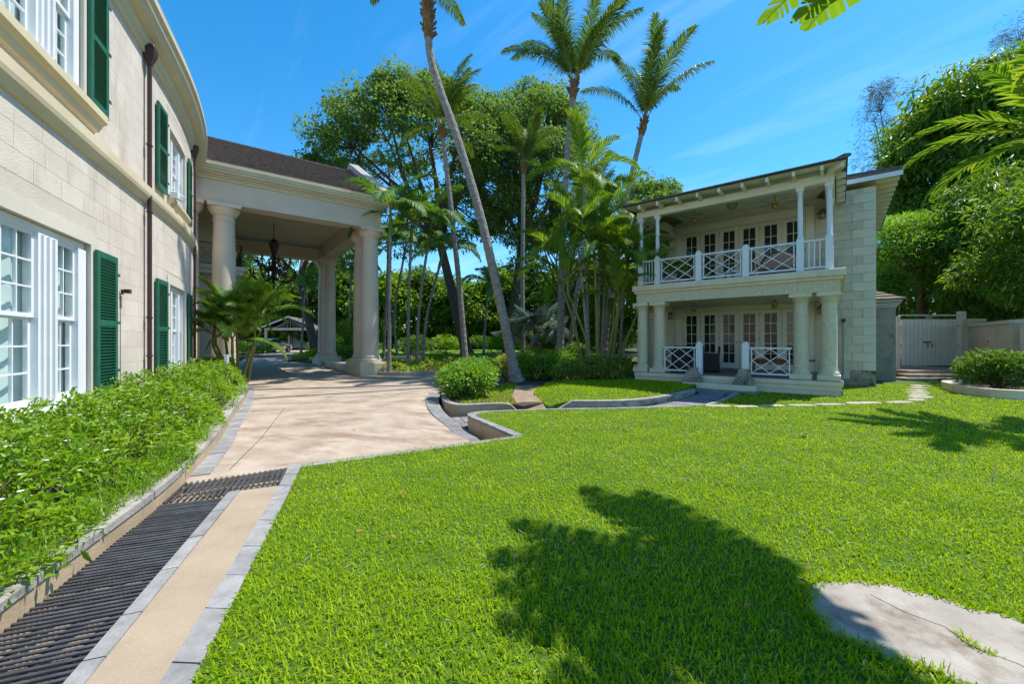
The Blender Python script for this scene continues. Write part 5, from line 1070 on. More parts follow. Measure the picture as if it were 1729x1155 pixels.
def trunkpts(pp, d, z0=0.0):
    out = [vp(px, py, d) for px, py in pp]; out[0] = (out[0][0], out[0][1], z0); return out
CG = 'tall coconut palms between the two houses'
palm('coconut_palm', 'tall coconut palm with curving grey trunk leaning towards the porte cochere', CG, trunkpts([(872, 650), (846, 520), (812, 370), (772, 235), (742, 150), (725, 85), (721, -8)], 15.3, -.05), .19, .135, COCO, 15, .72, 'coco', 1, [1, 2, 4, 2, 0, 1], 1.75, fib=4.2)
palm('coconut_palm', 'coconut palm with shaggy low crown half hidden by the leaning trunk', CG, trunkpts([(787, 640), (775, 480), (760, 340), (746, 222)], 22, .0), .17, .12, COCO, 14, .85, 'coco', 2, [1, 0, 2, 3, 1, 2])
palm('coconut_palm', 'short coconut palm with upright crown against the big tree', CG, trunkpts([(883, 625), (882, 480), (883, 380), (884, 285)], 26, .05), .15, .12, COCO, 15, .85, 'coco', 3, [0, 4, 0, 1, 0, 2])
palm('coconut_palm', 'tallest straight coconut palm rising behind the areca clump', CG, trunkpts([(945, 640), (949, 450), (957, 270), (969, 148)], 20, .0), .19, .135, COCO, 16, 1.04, 'coco', 4, [0, 1, 4, 0, 2, 1])
palm('coconut_palm', 'coconut palm with bare spiky crown leaning over the guest house roof', CG, trunkpts([(1015, 640), (1042, 420), (1066, 300), (1087, 212)], 21, .0), .17, .125, COCO, 11, 1.0, 'coco', 5, [0, 0, 4, 1, 0, 1])
palm('coconut_palm', 'coconut palm with leaning short trunk behind the areca stems', CG, trunkpts([(957, 625), (968, 540), (985, 430), (1000, 360)], 23, .0), .14, .11, COCO, 12, .7, 'coco', 6, [1, 2, 0])
SG = 'slim crownshaft palms beside the porte cochere'
slim = [((657, 640), (658, 480), (659, 395), 18.7, 'slim palm whose fronds cover the corner of the porte cochere'), ((689, 635), (690, 510), (694, 412), 21, 'slim upright palm rising from the flower bed kerb'), ((703, 630), (708, 520), (724, 405), 22, 'slim palm leaning right over the flower bed'), ((713, 625), (720, 540), (741, 455), 23, 'short slim palm with open crown over the flower bed'), ((647, 622), (652, 520), (655, 440), 25, 'slim palm standing behind the column pair'), ((672, 620), (666, 530), (681, 440), 26.5, 'slim palm crossing behind its neighbours by the columns')]
for i, (a, b, c, d, lab) in enumerate(slim): palm('slim_palm', lab, SG, trunkpts([a, b, c], d, .0), .095, .07, SLIM, 9, 1.25, 'shaft', 20 + i, [0, 1, 2, 1, 3, 2], 1.4)
for i, (px, py, d, lab) in enumerate([(590, 470, 33, 'palm seen between the column pairs of the porte cochere'), (512, 500, 36, 'palm beside the drive seen under the porte cochere'), (820, 505, 33, 'small palm in the shade under the big spreading tree'), (1050, 500, 25, 'small palm in shade behind the areca clump')]):
    palm('slim_palm', lab, 'small palms deeper in the garden', trunkpts([(px - 4, 630), (px, 540), (px + 3, py)], d, .1), .10, .08, SLIM, 12, 1.35, 'shaft', 50 + i, [0, 1, 2, 1, 3, 2])
# areca clump: every cane stands in one clump
def areca(name, label, base, canes, scale, seed, nf=7):
    t = thing(name, label, 'palm', base); r = random.Random(seed)
    for (dx, dy, tx, ty, h) in canes:
        pts = smooth_path([(dx, dy, 0), (dx + (tx - dx) * .35, dy + (ty - dy) * .35, h * .5), (tx, ty, h)], 22); sc = scale * r.uniform(.85, 1.1)
        o = MB().tube([tuple(p) for p in pts], [(.055 - .02 * i / 21) * (1.05 if i % 2 else .97) * (1.2 if h > 4 else 1) for i in range(22)], 8).build('cane', M_cane if h < 5 else M_bark, t)
        MB().tube([tuple(pts[-1]), tuple(pts[-1] + np.array([(tx - dx) * .06, (ty - dy) * .06, .55]))], [.05, .03], 8).build('crownshaft', M_shaft, o)
        k0 = r.uniform(0, 6)
        for k in range(nf):
            piece('frond', ARE[[0, 1, 2, 1, 3, 0, 2, 1][k % 8]], o, (tx + (tx - dx) * .05, ty + (ty - dy) * .05, h + .42), (r.uniform(-.2, .2), r.uniform(-.1, .1), k0 + k * 2.39996), tuple([sc * r.uniform(.85, 1.1)] * 3))
    return t
canes = [(-.35, .1, -.55, .2, 7.6), (.05, .3, .15, .4, 5.6), (.45, .0, 1.0, -.3, 3.9), (.2, -.25, .55, -.7, 2.6), (-.2, -.3, -1.2, -.2, 3.3), (.6, .35, 1.35, .6, 4.9), (-.5, .4, -1.5, .8, 4.3), (.3, .5, .5, .9, 6.4), (-.05, -.1, -.25, -.5, 4.6), (.7, -.1, 1.55, -.55, 3.0), (.5, .2, .8, .1, 4.4), (-.4, -.1, -.9, -.5, 5.3), (.1, .1, .3, .2, 3.6)]
areca('areca_palm', 'tall golden areca palm clump overhanging the end of the guest house', (3.35, 15.6, 0), canes, 1.02, 5, 8)
canes2 = [(-.25, .0, -.75, .1, 1.35), (.0, .15, -.1, .2, 2.0), (.25, .0, .75, -.15, 1.3), (.1, -.2, .25, -.5, 1.0), (-.15, -.2, -.4, -.45, 1.2), (.3, .2, .6, .4, 1.75), (-.35, .2, -.6, .3, 1.9)]
areca('areca_palm', 'bushy areca palm at the end of the hedge in front of the left columns', (-9.45, 13.75, .1), canes2, .76, 9, 9)
# right hand palm leaning in over the lawn
palm('broad_palm', 'palm with broad glossy leaflets reaching in above the garden wall', None, [(11.2, 7.5, 0), (11.05, 7.6, 2.4), (10.75, 7.7, 4.5)], .12, .09, BROAD, 17, 1.05, 'shaft', 77, [0, 1, 2, 1])
palm('broad_palm', 'lower palm of bright fronds rising behind the garden wall', None, [(21.5, 16.5, 0), (21.3, 16.6, 2.0), (21.2, 16.6, 3.8)], .10, .08, BROAD, 12, 1.0, 'shaft', 78, [0, 1, 2, 1])
# silver fan palm
fan = MB(); n = 34
for i in range(n):
    a = (i / (n - 1) - .5) * R(285); c, s_ = math.cos(a), math.sin(a); a2 = a + R(4); w = .045; L = 1.15 * (1 - .18 * abs(i / (n - 1) - .5) * 2)
    px_, py_ = -s_, c
    fan.add([(.0, 0, 0), (c * L * .55 - px_ * w, s_ * L * .55 - py_ * w, -.02 + .05 * (i % 2)), (c * L, s_ * L, -.16), (c * L * .55 + px_ * w, s_ * L * .55 + py_ * w, .0 + .05 * (i % 2))], [(0, 1, 2), (0, 2, 3)])
fanm = fan.mesh('fan_leaf', L_bis)
bp = thing('fan_palm', 'silver blue fan palm with big round leaves behind the shrubs', 'palm', ((903 - 864.5) / 680 * 24, 24, .02)); MB().tube([(0, 0, 0), (0, 0, 1.0), (.05, 0, 1.6)], [.26, .22, .18], 10).build('trunk', M_fibre, bp)
rr_ = random.Random(3)
for k in range(19):
    yaw = k * 2.39996; el = rr_.uniform(.15, 1.25); ln = rr_.uniform(1.1, 1.7); d = Vector((math.cos(yaw) * math.cos(el), math.sin(yaw) * math.cos(el), math.sin(el))); p0 = Vector((.03, 0, 1.5)); p1 = p0 + d * ln
    o = MB().tube([p0, p0 + d * ln * .5 + Vector((0, 0, .05)), p1], [.035, .025, .018], 5).build('leaf_stalk', M_rach, bp)
    piece('fan_leaf', fanm, o, p1, (rr_.uniform(-.9, .9), -el + R(rr_.uniform(-10, 60)), yaw), (1.05, 1.05, 1.05))
# banana plant behind the photographer's right shoulder
def banana_leaf(name, L, w, seed):
    r = random.Random(seed); mb = MB(); K = 40; cur = []
    el = R(28); x = z = 0
    for i in range(K + 1): cur.append((x, z)); a = el - R(62) * (i / K) ** 1.3; x += L / K * math.cos(a); z += L / K * math.sin(a)
    for s in (-1, 1):
        i = 2
        while i < K:
            m = min(K, i + r.choice([1, 2, 3, 3, 4])); dq = r.uniform(-.03, .03); dr = .18 + .25 * r.random()
            for j in range(i, m):
                f0 = j / K; f1 = (j + 1) / K; e = (lambda f: w * max(.04, math.sin(math.pi * min(1, .06 + .94 * f ** .8)) ** .5))
                lag = .22; a0, a1 = cur[j], cur[j + 1]
                g = .06 if j == m - 1 else 0
                x0, x1 = a0[0] + lag * L * .18, a1[0] + lag * L * .18 - (.03 if g else 0)
                mb.add([(a0[0], 0, a0[1]), (a1[0], 0, a1[1]), (x1, s * e(f1), a1[1] - dr * e(f1) + dq), (x0, s * e(f0), a0[1] - dr * e(f0) + dq)], [(0, 1, 2, 3) if s < 0 else (3, 2, 1, 0)])
            i = m
    nb_ = len(mb.f); mb.tube([(c[0], 0, c[1] - .012) for c in cur], [.024 * (1.15 - i / K) for i in range(K + 1)], 6)
    me = mb.mesh(name, L_ban); me.materials.append(M_midrib); mi = np.zeros(len(me.polygons), np.int32); mi[nb_:] = 1; me.polygons.foreach_set('material_index', mi); return me
BL = [banana_leaf('leaf', 2.15, .34, 1), banana_leaf('leaf', 1.95, .30, 2)]
bn = thing('banana_plant', 'banana plant with torn broad leaves hanging in from above right', 'banana plant', (2.45, .2, 0))
cr_ = Vector((4.05, 3.45, 5.1)); bpts = smooth_path([(2.45, .2, 0), (2.75, 1.1, 1.8), (3.4, 2.4, 3.7), tuple(cr_)], 26); MB().tube([Vector(p) - bn.location for p in bpts], [(.062 - .018 * i / 25) * (1.06 if i % 2 else .97) for i in range(26)], 10).build('stem', M_bark, bn)
for k, (tx, ty, s, m) in enumerate([(3.2, 5.45, 1.0, 0), (3.6, 5.6, .92, 1), (2.6, 4.45, .92, 0), (2.3, 3.85, .92, 0), (2.3, 3.2, .95, 1), (2.5, 2.6, .92, 0), (2.9, 2.1, .9, 1), (3.4, 1.7, .9, 0), (2.4, 3.5, .95, 1), (3.5, 4.9, .8, 0), (2.6, 4.1, .8, 1)]):
    yaw = math.atan2(ty - cr_.y, tx - cr_.x); piece('leaf', BL[m], bn, cr_ - bn.location + Vector((0, 0, .0 + .05 * (k % 3))), (R(random.uniform(-12, 12)), R([-14, -8, -14, -6, -4, 0, 4, 2, -2, -10, -12, -30, -26][k]), yaw), (s, s, s))

# broadleaf trees
def tree(name, label, base, cc, rad, ncl, per, leaf, wd, lm, tr, seed, group=None, clr=1.1, limbs=8, cat='tree', droop=.3, fork=.42, flat=.7, up=.15, barkm=None, shell=.45, leans=(0, 0)):
    r = np.random.default_rng(seed); base = np.array(base, float); cc = np.array(cc, float); rad = np.array(rad, float); t = thing(name, label, cat, tuple(base), 0, group)
    u = unit(r.normal(size=(ncl, 3)) + np.array([0, 0, .35])); q = r.uniform(shell, 1.0, ncl) ** .6; C = cc + u * q[:, None] * rad; C[:, 2] = np.maximum(C[:, 2], base[2] + .6)
    # wood
    mb = MB(); fk = base + (cc - np.array([0, 0, rad[2] * .75]) - base) * np.array([fork * 1.5, fork * 1.5, 1]); fk[2] = base[2] + max(.5, (cc[2] - rad[2] * .85 - base[2])); mid = (base + fk) / 2 + np.array([leans[0], leans[1], 0])
    mb.tube([tuple(p) for p in smooth_path([base - base, mid - base, fk - base], 12)], [tr * (1.5 if i == 0 else 1.15 - .4 * i / 11) for i in range(12)], 9)
    nodes = []
    for k in range(limbs):
        a = 2 * math.pi * k / limbs + r.uniform(-.3, .3); e = r.uniform(.2, 1.1); d = np.array([math.cos(a) * math.cos(e), math.sin(a) * math.cos(e), math.sin(e)]); tip = cc + d * rad * np.array([.68, .68, .75]) - np.array([0, 0, rad[2] * .15]); m1 = fk + (tip - fk) * .45 + np.array([0, 0, -rad[2] * .10]) + r.normal(0, .06, 3) * rad
        sp = smooth_path([fk - base, m1 - base, tip - base], 12); mb.tube([tuple(p) for p in sp], [tr * (.62 - .50 * i / 11) for i in range(12)], 6); nodes += [sp[i] for i in (4, 6, 8, 10, 11)]
    nodes = np.array(nodes); dd = np.linalg.norm((C - base)[:, None] - nodes[None], axis=2); best = np.argmin(dd, 1)
    for i in range(ncl):
        a, b = nodes[best[i]], C[i] - base; m1 = (a + b) / 2 + r.normal(0, .12, 3) * np.linalg.norm(b - a); mb.tube([tuple(a), tuple(m1), tuple(b)], [tr * .13, tr * .09, tr * .03], 4, cap=False)
    mb.build('trunk', barkm or M_bark2, t, smooth=True)
    sz = r.uniform(.5, 1.5, ncl) * clr; off = r.normal(size=(ncl, per, 3)); off = unit(off) * (r.uniform(.25, 1, (ncl, per, 1)) ** .5); off[:, :, 2] *= flat
    P = (C[:, None] + off * sz[:, None, None]).reshape(-1, 3); D = unit(off.reshape(-1, 3) * .8 + r.normal(size=(ncl * per, 3)) * .6 + np.array([0, 0, up - droop])); U = unit(r.normal(size=(ncl * per, 3)) * .55 + np.array([0, 0, 1.0])); ll = leaf * r.uniform(.5, 1.45, ncl * per)
    V, F = leaf_geo(P, D, U, ll, ll * wd, .15); npobj('crown', V, [F], lm, t); return t
TG = 'big shade trees at the back of the garden'
tree('shade_tree', 'huge spreading shade tree with open branching crown behind the palms', (-3.6, 33, .2), (-7.4, 33, 15.6), (8.9, 6.5, 6.6), 250, 240, .27, .5, L_tree, .42, 11, TG, 1.15, 12, shell=.72)
tree('shade_tree', 'tall shade tree with rounded crown behind the tallest palms', (-.4, 35, .3), (1.6, 35, 16.2), (5.6, 5.5, 7.0), 170, 240, .27, .5, L_tree, .4, 12, TG, 1.1, 10, shell=.7)
tree('shade_tree', 'shade tree with dark trunk framed by the porte cochere columns', (-18.0, 37, .3), (-21.5, 39, 11.5), (8.5, 6, 4.6), 95, 220, .30, .5, L_tree, .36, 13, TG, 1.15, 9, shell=.65)
tree('shade_tree', 'round topped tree peeping over the guest house eave', (14, 42, .3), (14.2, 42, 14.2), (4.2, 4, 4.5), 60, 170, .32, .5, L_tree, .3, 14, TG, 1.2, 7)
tree('shade_tree', 'leafy tree filling the gap right of the rounded shade tree', (5.0, 40, .3), (5.5, 40, 10.0), (5.5, 4, 6.0), 80, 170, .32, .5, L_dark, .3, 15, TG, 1.3, 8)
BGL = 'trees along the back boundary'
BLAB = ['tall dark tree far behind the bowed facade end', 'mid green tree behind the left side of the carport', 'yellow green tree directly behind the carport roof', 'dark tree behind the drive between carport and far columns', 'mid green tree behind the gap between the column pairs', 'yellow green tree behind the slim palms by the columns', 'dark tree behind the navy car', 'mid green tree behind the trunk of the huge spreading tree', 'yellow green tree behind the leaning coconut trunk', 'dark tree behind the silver fan palm', 'mid green tree behind the areca clump', 'yellow green tree behind the corner of the guest house']
for i, (px, d, zc_, rx, rz) in enumerate([(365, 52, 9, 5.5, 5.5), (420, 55, 6, 5, 5), (470, 58, 5.5, 5.5, 4.6), (545, 54, 6.5, 5, 5), (600, 56, 6, 5.5, 5.5), (660, 53, 5.5, 5, 4.6), (720, 55, 6.0, 5, 5), (790, 52, 5, 4.8, 4.6), (850, 54, 6, 5, 5), (915, 52, 5.5, 5, 4.8), (980, 50, 6, 5, 5.2), (1045, 46, 5.5, 4.8, 5)]):
    x = (px - 864.5) / 680 * d
    tree('boundary_tree', BLAB[i], (x, d, .6), (x, d, zc_), (rx, 3.5, rz), 80, 190, .46, .55, [L_dark, L_mango, L_hedge][i % 3], .22, 100 + i, BGL, 1.35, 6)
RG = None
tree('mango_tree', 'big dark glossy leaved tree rising behind the garden wall', (29.2, 24.5, .0), (28.9, 24.2, 11.2), (5.3, 4.0, 7.2), 200, 210, .50, .28, L_mango, .3, 31, RG, 1.35, 10, droop=.7, up=-.1, shell=.6)
tree('mango_tree', 'lower leafy tree hanging over the nearer garden wall', (20.5, 14.6, .0), (19.3, 14.3, 4.6), (2.6, 1.8, 2.6), 90, 200, .22, .35, L_mango, .14, 32, RG, .7, 6, droop=.6)
tree('poinciana_tree', 'feathery bright green tree between guest house and garden wall', (21.2, 20.6, .0), (20.5, 20.4, 6.3), (2.5, 1.7, 1.7), 60, 260, .20, .22, L_bright, .2, 33, RG, 1.1, 7, flat=.3, droop=.2)
tree('hedge_tree', 'dark rounded tree low behind the store at the guest house', (26, 30, .0), (25.6, 30, 4.2), (4.5, 2.5, 3.2), 60, 150, .28, .5, L_dark, .2, 34, RG, 1.0, 6)
tree('hedge_tree', 'yellow green shrubby tree above the white gate', (23.5, 24, .0), (23.2, 24, 3.9), (2.6, 1.8, 2.0), 40, 150, .22, .45, L_hedge, .14, 35, RG, .8, 5)
tree('casuarina_tree', 'grey wispy casuarina behind the dark tree by the gate', (29.6, 31, .0), (28.7, 30.5, 16.6), (1.9, 1.5, 5.4), 34, 110, .34, .06, L_cas, .2, 36, RG, .75, 9, flat=.8, droop=.5, shell=.7)
tree('wall_tree', 'dense drooping tree hanging over the garden wall beside the gate', (22.5, 18.6, .0), (22.2, 18.3, 5.4), (2.7, 2.0, 4.2), 120, 170, .30, .28, L_mango, .18, 38, RG, .8, 8, droop=.9, up=-.2, shell=.5)
for i, (x, y, zc_, rx, rz) in enumerate([(27.5, 34, 4.5, 4, 4.2), (34, 33, 5.5, 4.5, 5.2), (40, 32, 6, 5, 5.6), (33, 26, 3.6, 3.5, 3.4), (46, 30, 6, 5, 5.6)]):
    tree('backdrop_tree', ['dark tree filling the view beyond the store roof', 'mid green tree filling the view beyond the gate', 'dark tall tree far beyond the garden wall', 'low bushy tree just beyond the garden wall', 'mid green tall tree at the far end beyond the garden wall'][i], (x, y, 0), (x, y, zc_), (rx, 2.5, rz), 70, 170, .36, .5, [L_dark, L_mango][i % 2], .2, 130 + i, 'trees beyond the garden wall', 1.2, 6)
tree('casuarina_tree', 'grey wispy casuarina spray above the right hand palm', (38, 28, .0), (34.8, 27, 20.0), (3.5, 2.5, 3.2), 26, 110, .34, .06, L_cas, .2, 37, RG, .8, 9, flat=.8, droop=.5, shell=.7)
# shrubs
def shrub(name, label, c, rad, n, leaf, wd, lm, seed, group=None, lobes=14, cat='shrub', stems=7, flowers=0, flm=None, up=.5):
    r = np.random.default_rng(seed); c = np.array(c, float); rad = np.array(rad, float); t = thing(name, label, cat, tuple(c), 0, group); u = unit(r.normal(size=(lobes, 3)) * [1, 1, .8] + [0, 0, .25]); C = c + np.array([0, 0, rad[2]]) + u * rad * .58; i = r.integers(0, lobes, n)
    d = unit(r.normal(size=(n, 3)) + [0, 0, .35]); P = C[i] + d * rad * .46 * (r.uniform(.45, 1.05, (n, 1)) ** .5); P[:, 2] = np.maximum(P[:, 2], c[2] + .03)
    V, F = leaf_geo(P, unit(d + r.normal(size=(n, 3)) * .55 + [0, 0, up * .4]), unit(r.normal(size=(n, 3)) * .5 + [0, 0, 1]), leaf * r.uniform(.65, 1.3, n), leaf * wd * r.uniform(.8, 1.2, n), .2); npobj('foliage', V, [F], lm, t)
    mb = MB()
    for k in range(stems):
        a = r.uniform(0, 6.28); tp = C[k % lobes] - c; mb.tube([(math.cos(a) * .08, math.sin(a) * .08, 0), tuple(tp * .5 + r.normal(0, .04, 3)), tuple(tp)], [.022, .016, .008], 5)
    mb.build('stem', M_bark2, t)
    if flowers:
        j = r.integers(0, n, flowers); Q = P[j] + d[j] * .04; Q = np.repeat(Q, 4, 0); dd = unit(r.normal(size=(len(Q), 3)) + [0, 0, .4]); V, F = leaf_geo(Q, dd, rdir(len(Q), .5), .05, .04, 0); npobj('flower', V, [F], flm, t)
    return t
shrub('round_shrub', 'bright green round shrub in the walled bed at the drive bend', (-1.28, 11.0, -.05), (.78, .8, .50), 3600, .13, .42, L_shrub, 201, lobes=26, stems=12)
shrub('round_shrub', 'second bright green shrub mound at the back of the walled bed', (-1.2, 12.5, -.05), (.78, .75, .52), 2600, .14, .42, L_shrub, 202, lobes=22)
HGp = 'flowering shrubs behind the grass mound'
for i, (x, y, rx, rz, lm, lab) in enumerate([(.9, 16.2, .9, .55, L_shrub, 'glossy green shrub beside the leaning palm base'), (2.0, 16.8, 1.0, .6, L_shrub, 'glossy green shrub in front of the straight tall palm'), (1.2, 18.2, 1.2, .62, L_mango, 'taller dark shrub under the fan palm'), (.0, 17.8, .8, .5, L_varieg, 'pale leaved shrub left of the leaning palm'), (2.9, 18.0, 1.0, .7, L_mango, 'dark shrub at the foot of the areca canes')]):
    shrub('garden_shrub', lab, (x, y, -.02), (rx, .8, rz), 2600, .12, .5, lm, 210 + i, HGp, lobes=20)
for i, (x, y, rx, rz, lab) in enumerate([(2.15, 14.6, .7, .42, 'yellow variegated shrub at the left end of the veranda planting'), (3.05, 14.9, .8, .5, 'yellow variegated shrub under the areca canes'), (3.95, 15.0, .6, .5, 'yellow variegated shrub tucked against the veranda plinth')]):
    shrub('variegated_shrub', lab, (x, y, .0), (rx, .5, rz), 2400, .10, .55, L_varieg, 220 + i, 'variegated shrubs by the veranda', lobes=20)
shrub('dark_shrub', 'clipped dark green shrub in the round planter by the garden wall', (13.85, 11.5, .14), (.95, .9, .58), 5200, .10, .5, L_dark, 230, lobes=26, stems=10)
shrub('low_shrub', 'yellow green shrub seen between the columns of the porte cochere', (-12.4, 30, .2), (1.3, 1.0, 1.5), 1800, .2, .4, L_areca, 231, lobes=16)
shrub('low_shrub', 'bright low shrub by the island kerb under the far columns', (-12.6, 26.9, .1), (1.1, .8, .5), 2200, .14, .45, L_hedge, 232, lobes=18); shrub('low_shrub', 'bright low shrub behind the low column wall', (-10.6, 26.6, .1), (1.7, .8, .6), 2600, .14, .45, L_shrub, 233, lobes=18); shrub('low_shrub', 'bright shrub bed beside the carport entrance', (-22.6, 35, .3), (1.6, 2.2, .6), 2200, .18, .45, L_hedge, 234, lobes=18)
shrub('low_shrub', 'bright low shrub along the far side of the carport', (-20.6, 43, .4), (1.3, 1.4, .6), 1500, .2, .45, L_hedge, 235, lobes=14)
FLAB = ['dark shrub behind the slim palms near the navy car', 'bright shrub on the far lawn beside the shade tree trunk', 'dark shrub far behind the low crowned coconut palm', 'bright shrub far behind the leaning coconut trunk', 'dark shrub far behind the silver fan palm', 'bright shrub far behind the areca canes', 'dark shrub far behind the near column pair', 'bright shrub far behind the far column pair']
for i, px in enumerate((700, 752, 800, 850, 930, 1000, 610, 575)):
    d = 38 + (i % 3) * 3; shrub('far_shrub', FLAB[i], ((px - 864.5) / 680 * d, d, zfar(d)), (2.0, 1.2, .9), 1300, .26, .45, [L_dark, L_hedge][i % 2], 240 + i, 'far back shrubs under the trees', lobes=14)
def rosette(label, c, n, L, lm, seed, group):
    r = np.random.default_rng(seed); t = thing('croton_plant', label, 'plant', c, 0, group); a = np.arange(n) * 2.4; e = r.uniform(.2, 1.35, n); D = np.stack([np.cos(a) * np.cos(e), np.sin(a) * np.cos(e), np.sin(e)], 1); P = np.tile(np.array([c]), (n, 1)) + np.c_[D[:, :2] * .05, r.uniform(.05, .5, n)]
    V, F = leaf_geo(P, D, np.tile([[0, 0, 1.]], (n, 1)) + r.normal(0, .1, (n, 3)), L * r.uniform(.7, 1.2, n), .085, .35); npobj('leaves', V, [F], lm, t); MB().tube([(0, 0, 0), (0, 0, .5)], .02, 6).build('stem', M_bark2, t)
for i, (px, d) in enumerate([(868, 20), (915, 20.5), (930, 20), (1018, 19), (1045, 18.5), (1056, 17.5), (985, 20)]): rosette('orange and yellow croton plant glowing behind the green shrubs', ((px - 864.5) / 680 * d, d, .1), 60, .62, L_croton, 260 + i, 'croton plants behind the shrubs')
# hedge along the main house
def hedge():
    r = np.random.default_rng(300); t = thing('flowering_hedge', 'long bright green hedge with small white flowers under the main house windows', 'hedge', (-5.6, 7, .05)); Ps, Ds, Ls = [], [], []
    pb = offset_path(PLANT_BASE, .05); ys = pb[:, 1]
    def add(n, y0, y1, leaf, k):
        t_ = r.uniform(0, 1, n); y = y0 + (y1 - y0) * t_; x0 = np.interp(y, ys, pb[:, 0])
        # perpendicular across the bed to the facade (measured along the wall normal)
        wx = np.array([np.interp(q, [W(s)[1] for s in np.linspace(-9, 8, 60)], [W(s)[0] for s in np.linspace(-9, 8, 60)]) for q in y]); width = x0 - wx
        f = r.uniform(0, 1, n) ** .8; bump = .12 * np.sin(y * 2.3 + f * 5) + .10 * np.sin(y * 5.1 + 1.3 + f * 9) + .08 * np.sin(f * 17 + y * 7) + .05 * np.sin(f * 31 - y * 11)
        ztop = np.interp(y, [0, 3, 6, 10, 15], [.50, .56, .66, .78, .86]); prof = np.minimum(1, np.minimum(1, (f / .30)) ** .6); h = .10 + (ztop - .10) * prof * (1 - .12 * np.maximum(0, f - .7) / .3) + bump * prof
        x = x0 - f * (width - .12) + .10 * np.sin(y * 3.1) * (f < .3); z = h - np.abs(r.normal(0, k, n)) * prof
        z = np.maximum(z, .07); out = np.stack([np.where(f < .3, .8, .15), np.where(f < .3, -.25, 0), np.full(n, .75)], 1)
        Ps.append(np.stack([x, y, z], 1)); Ds.append(unit(out + r.normal(size=(n, 3)) * .75)); Ls.append(leaf * r.uniform(.6, 1.25, n))
    add(17000, -.3, 4.5, .086, .15); add(12000, 4.5, 8.5, .09, .17); add(9500, 8.5, 14.6, .10, .16); add(3500, -.3, 8, .09, .30)
    P = np.concatenate(Ps); D = np.concatenate(Ds); L = np.concatenate(Ls); n = len(P); V, F = leaf_geo(P, D, unit(r.normal(size=(n, 3)) * .45 + [0, 0, 1]), L, L * .36, .22); npobj('foliage', V, [F], L_hedge, t)
    top = P[(P[:, 2] > .42)]; j = r.integers(0, len(top), 900); Q = np.repeat(top[j] + [0, 0, .03], 5, 0); a = np.tile(np.arange(5) * 1.2566, 900); V, F = leaf_geo(Q, np.stack([np.cos(a), np.sin(a), np.full(len(a), .25)], 1), np.tile([[0, 0, 1.]], (len(a), 1)), .026, .02, 0, .6); o = npobj('flower', V, [F], L_flower, t); tag(o, kind='stuff')
    mb = MB()
    for k in range(260):
        y = r.uniform(0, 13); x = np.interp(y, ys, pb[:, 0]) - r.uniform(.3, .9); mb.tube([(x, y, .05), (x + r.normal(0, .08), y + r.normal(0, .08), .3), (x + r.normal(0, .15), y + r.normal(0, .15), .55)], [.007, .005, .003], 4)
    tag(mb.build('twig', M_bark2, t, world=True), kind='stuff')
    # wispy weeds hanging over the wall
    n = 2600; y = r.choice([.9, 1.4, 2.0, 2.5, 3.0, 3.6, 4.1, 4.6, 5.6], n) + r.normal(0, .14, n); x = np.interp(y, ys, pb[:, 0]) - r.uniform(-.02, .3, n); V, q, tt = blades(np.stack([x, y], 1), .13, .26, .006, 301); o = npobj('weed', V, [q, tt], L_hedge, t); tag(o, kind='stuff')
hedge()
# flowering ground cover in the bed by the columns
def cover(name, label, poly, n, zf, h, leaf, lm, seed, fl=0, flm=None):
    r = np.random.default_rng(seed); P = scatter_poly(poly, n, 5, 60, seed, kx=3); m = len(P); z = np.array([zf(x, y) for x, y in P]) + r.uniform(.02, 1, m) ** .7 * h * (.75 + .35 * np.sin(P[:, 0] * 3.1 + P[:, 1])); V, F = leaf_geo(np.c_[P, z], unit(r.normal(size=(m, 3)) * .7 + [0, 0, .6]), unit(r.normal(size=(m, 3)) * .6 + [0, 0, 1]), leaf * r.uniform(.6, 1.3, m), leaf * .35, .2); o = npobj(name, V, [F], lm); tag(o, label, 'ground cover', kind='stuff')
    if fl:
        j = r.integers(0, m, fl); Q = np.repeat(np.c_[P[j], z[j] + .05], 3, 0); V, F = leaf_geo(Q, rdir(len(Q), .4), rdir(len(Q), .6), .09, .07, 0); o = npobj('blossom', V, [F], flm); tag(o, 'scattered orange and yellow blossom over the flower bed', 'flowers', kind='stuff')
L_orange = leafmat('orange_petal', [(.55, .30, .04), (.60, .14, .03), (.60, .45, .08)], rough=.6, trans=.25, tcol=(1.1, 1, .6), gain=1.0)
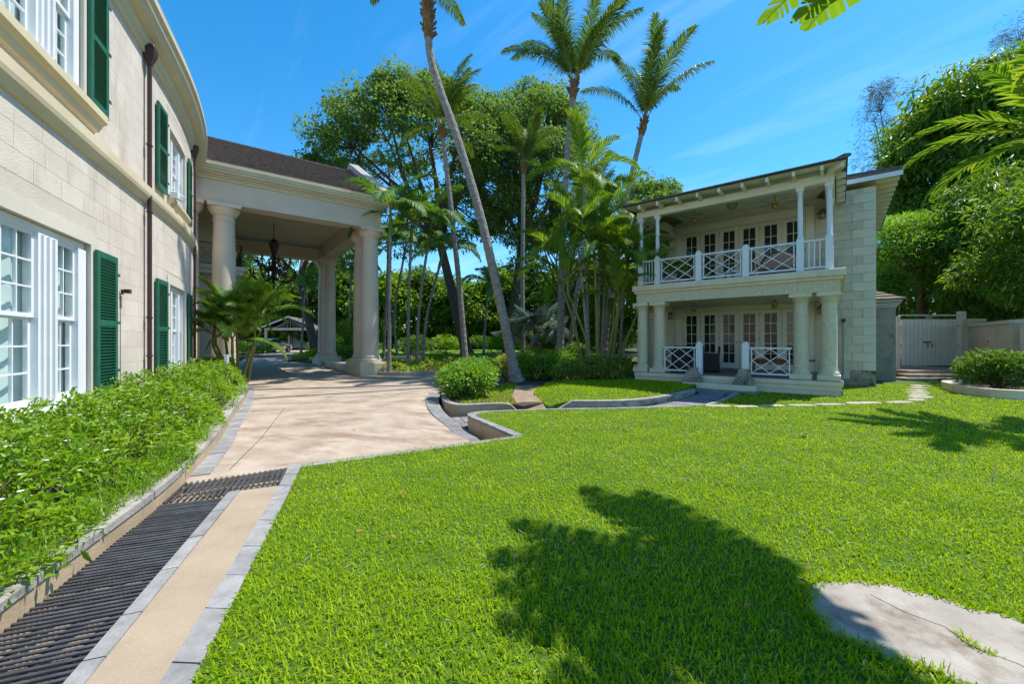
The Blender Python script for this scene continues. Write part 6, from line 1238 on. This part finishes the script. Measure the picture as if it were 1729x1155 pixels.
cover('ground_cover', 'loose green flowering ground cover in the bed beside the columns', fl_poly, 62, lambda x, y: zfar(y) + .1, .42, .20, L_hedge, 310, 420, L_orange)
cover('fern_cover', 'green under planting in the shaded garden bed', [(-.7, 16.8), (1.0, 15.2), (4.2, 15.2), (7.5, 24), (7, 33), (-3.6, 33), (-3.2, 19.4), (-.8, 18.8)], 52, lambda x, y: -.02 + max(0, y - 22) * .02, .40, .22, L_shrub, 311, 120, L_orange)
cover('island_cover', 'bright green planting on the island bed by the drive', [(-11.6, 25.7), (-12.9, 26.8), (-15.6, 28.4), (-17.8, 33), (-20.1, 41), (-13, 33)], 55, lambda x, y: zfar(y) + .1, .35, .22, L_hedge, 312)
cover('verge_cover', 'bright green planting on the far left verge of the drive', [(-19.5, 27.6), (-22.3, 32.6), (-27.5, 41), (-32, 41), (-24, 27)], 40, lambda x, y: zfar(y), .6, .26, L_hedge, 313)
# fallen leaves
lf = MB().add([(-.03, 0, 0), (0, -.014, .006), (.035, 0, .002), (0, .014, .008)], [(0, 1, 2), (0, 2, 3)]).mesh('fallen_leaf', mat('dry_leaf', (.38, .20, .07), (.28, .12, .04), rough=.8, rand=.3)); rl = random.Random(8)
n = 0
while n < 46:
    y = rl.uniform(2.2, 8.5); x = rl.uniform(-3.3, 2.2)
    if n == 0: x, y = 4.55, 6.28
    on_lawn = pip(np.array([[x, y]]), lawn_poly)[0]; on_drive = pip(np.array([[x, y]]), drive_poly)[0]
    if not (on_lawn or on_drive): continue
    z = .045 if on_lawn else zdrive(x, y) + .008; sc = 3.2 if n == 0 else rl.uniform(.6, 1.3)
    tag(piece('fallen_leaf', lf, None, (x, y, z), (rl.uniform(-.3, .3), rl.uniform(-.3, .3), rl.uniform(0, 6.28)), (sc, sc, sc)), 'large curled brown leaf lying alone on the sunny lawn' if n == 0 else ('small dry brown leaf fallen on the lawn' if on_lawn else 'small dry brown leaf fallen on the concrete drive'), 'leaf', None if n == 0 else ('fallen leaves on the lawn' if on_lawn else 'fallen leaves on the drive')); n += 1
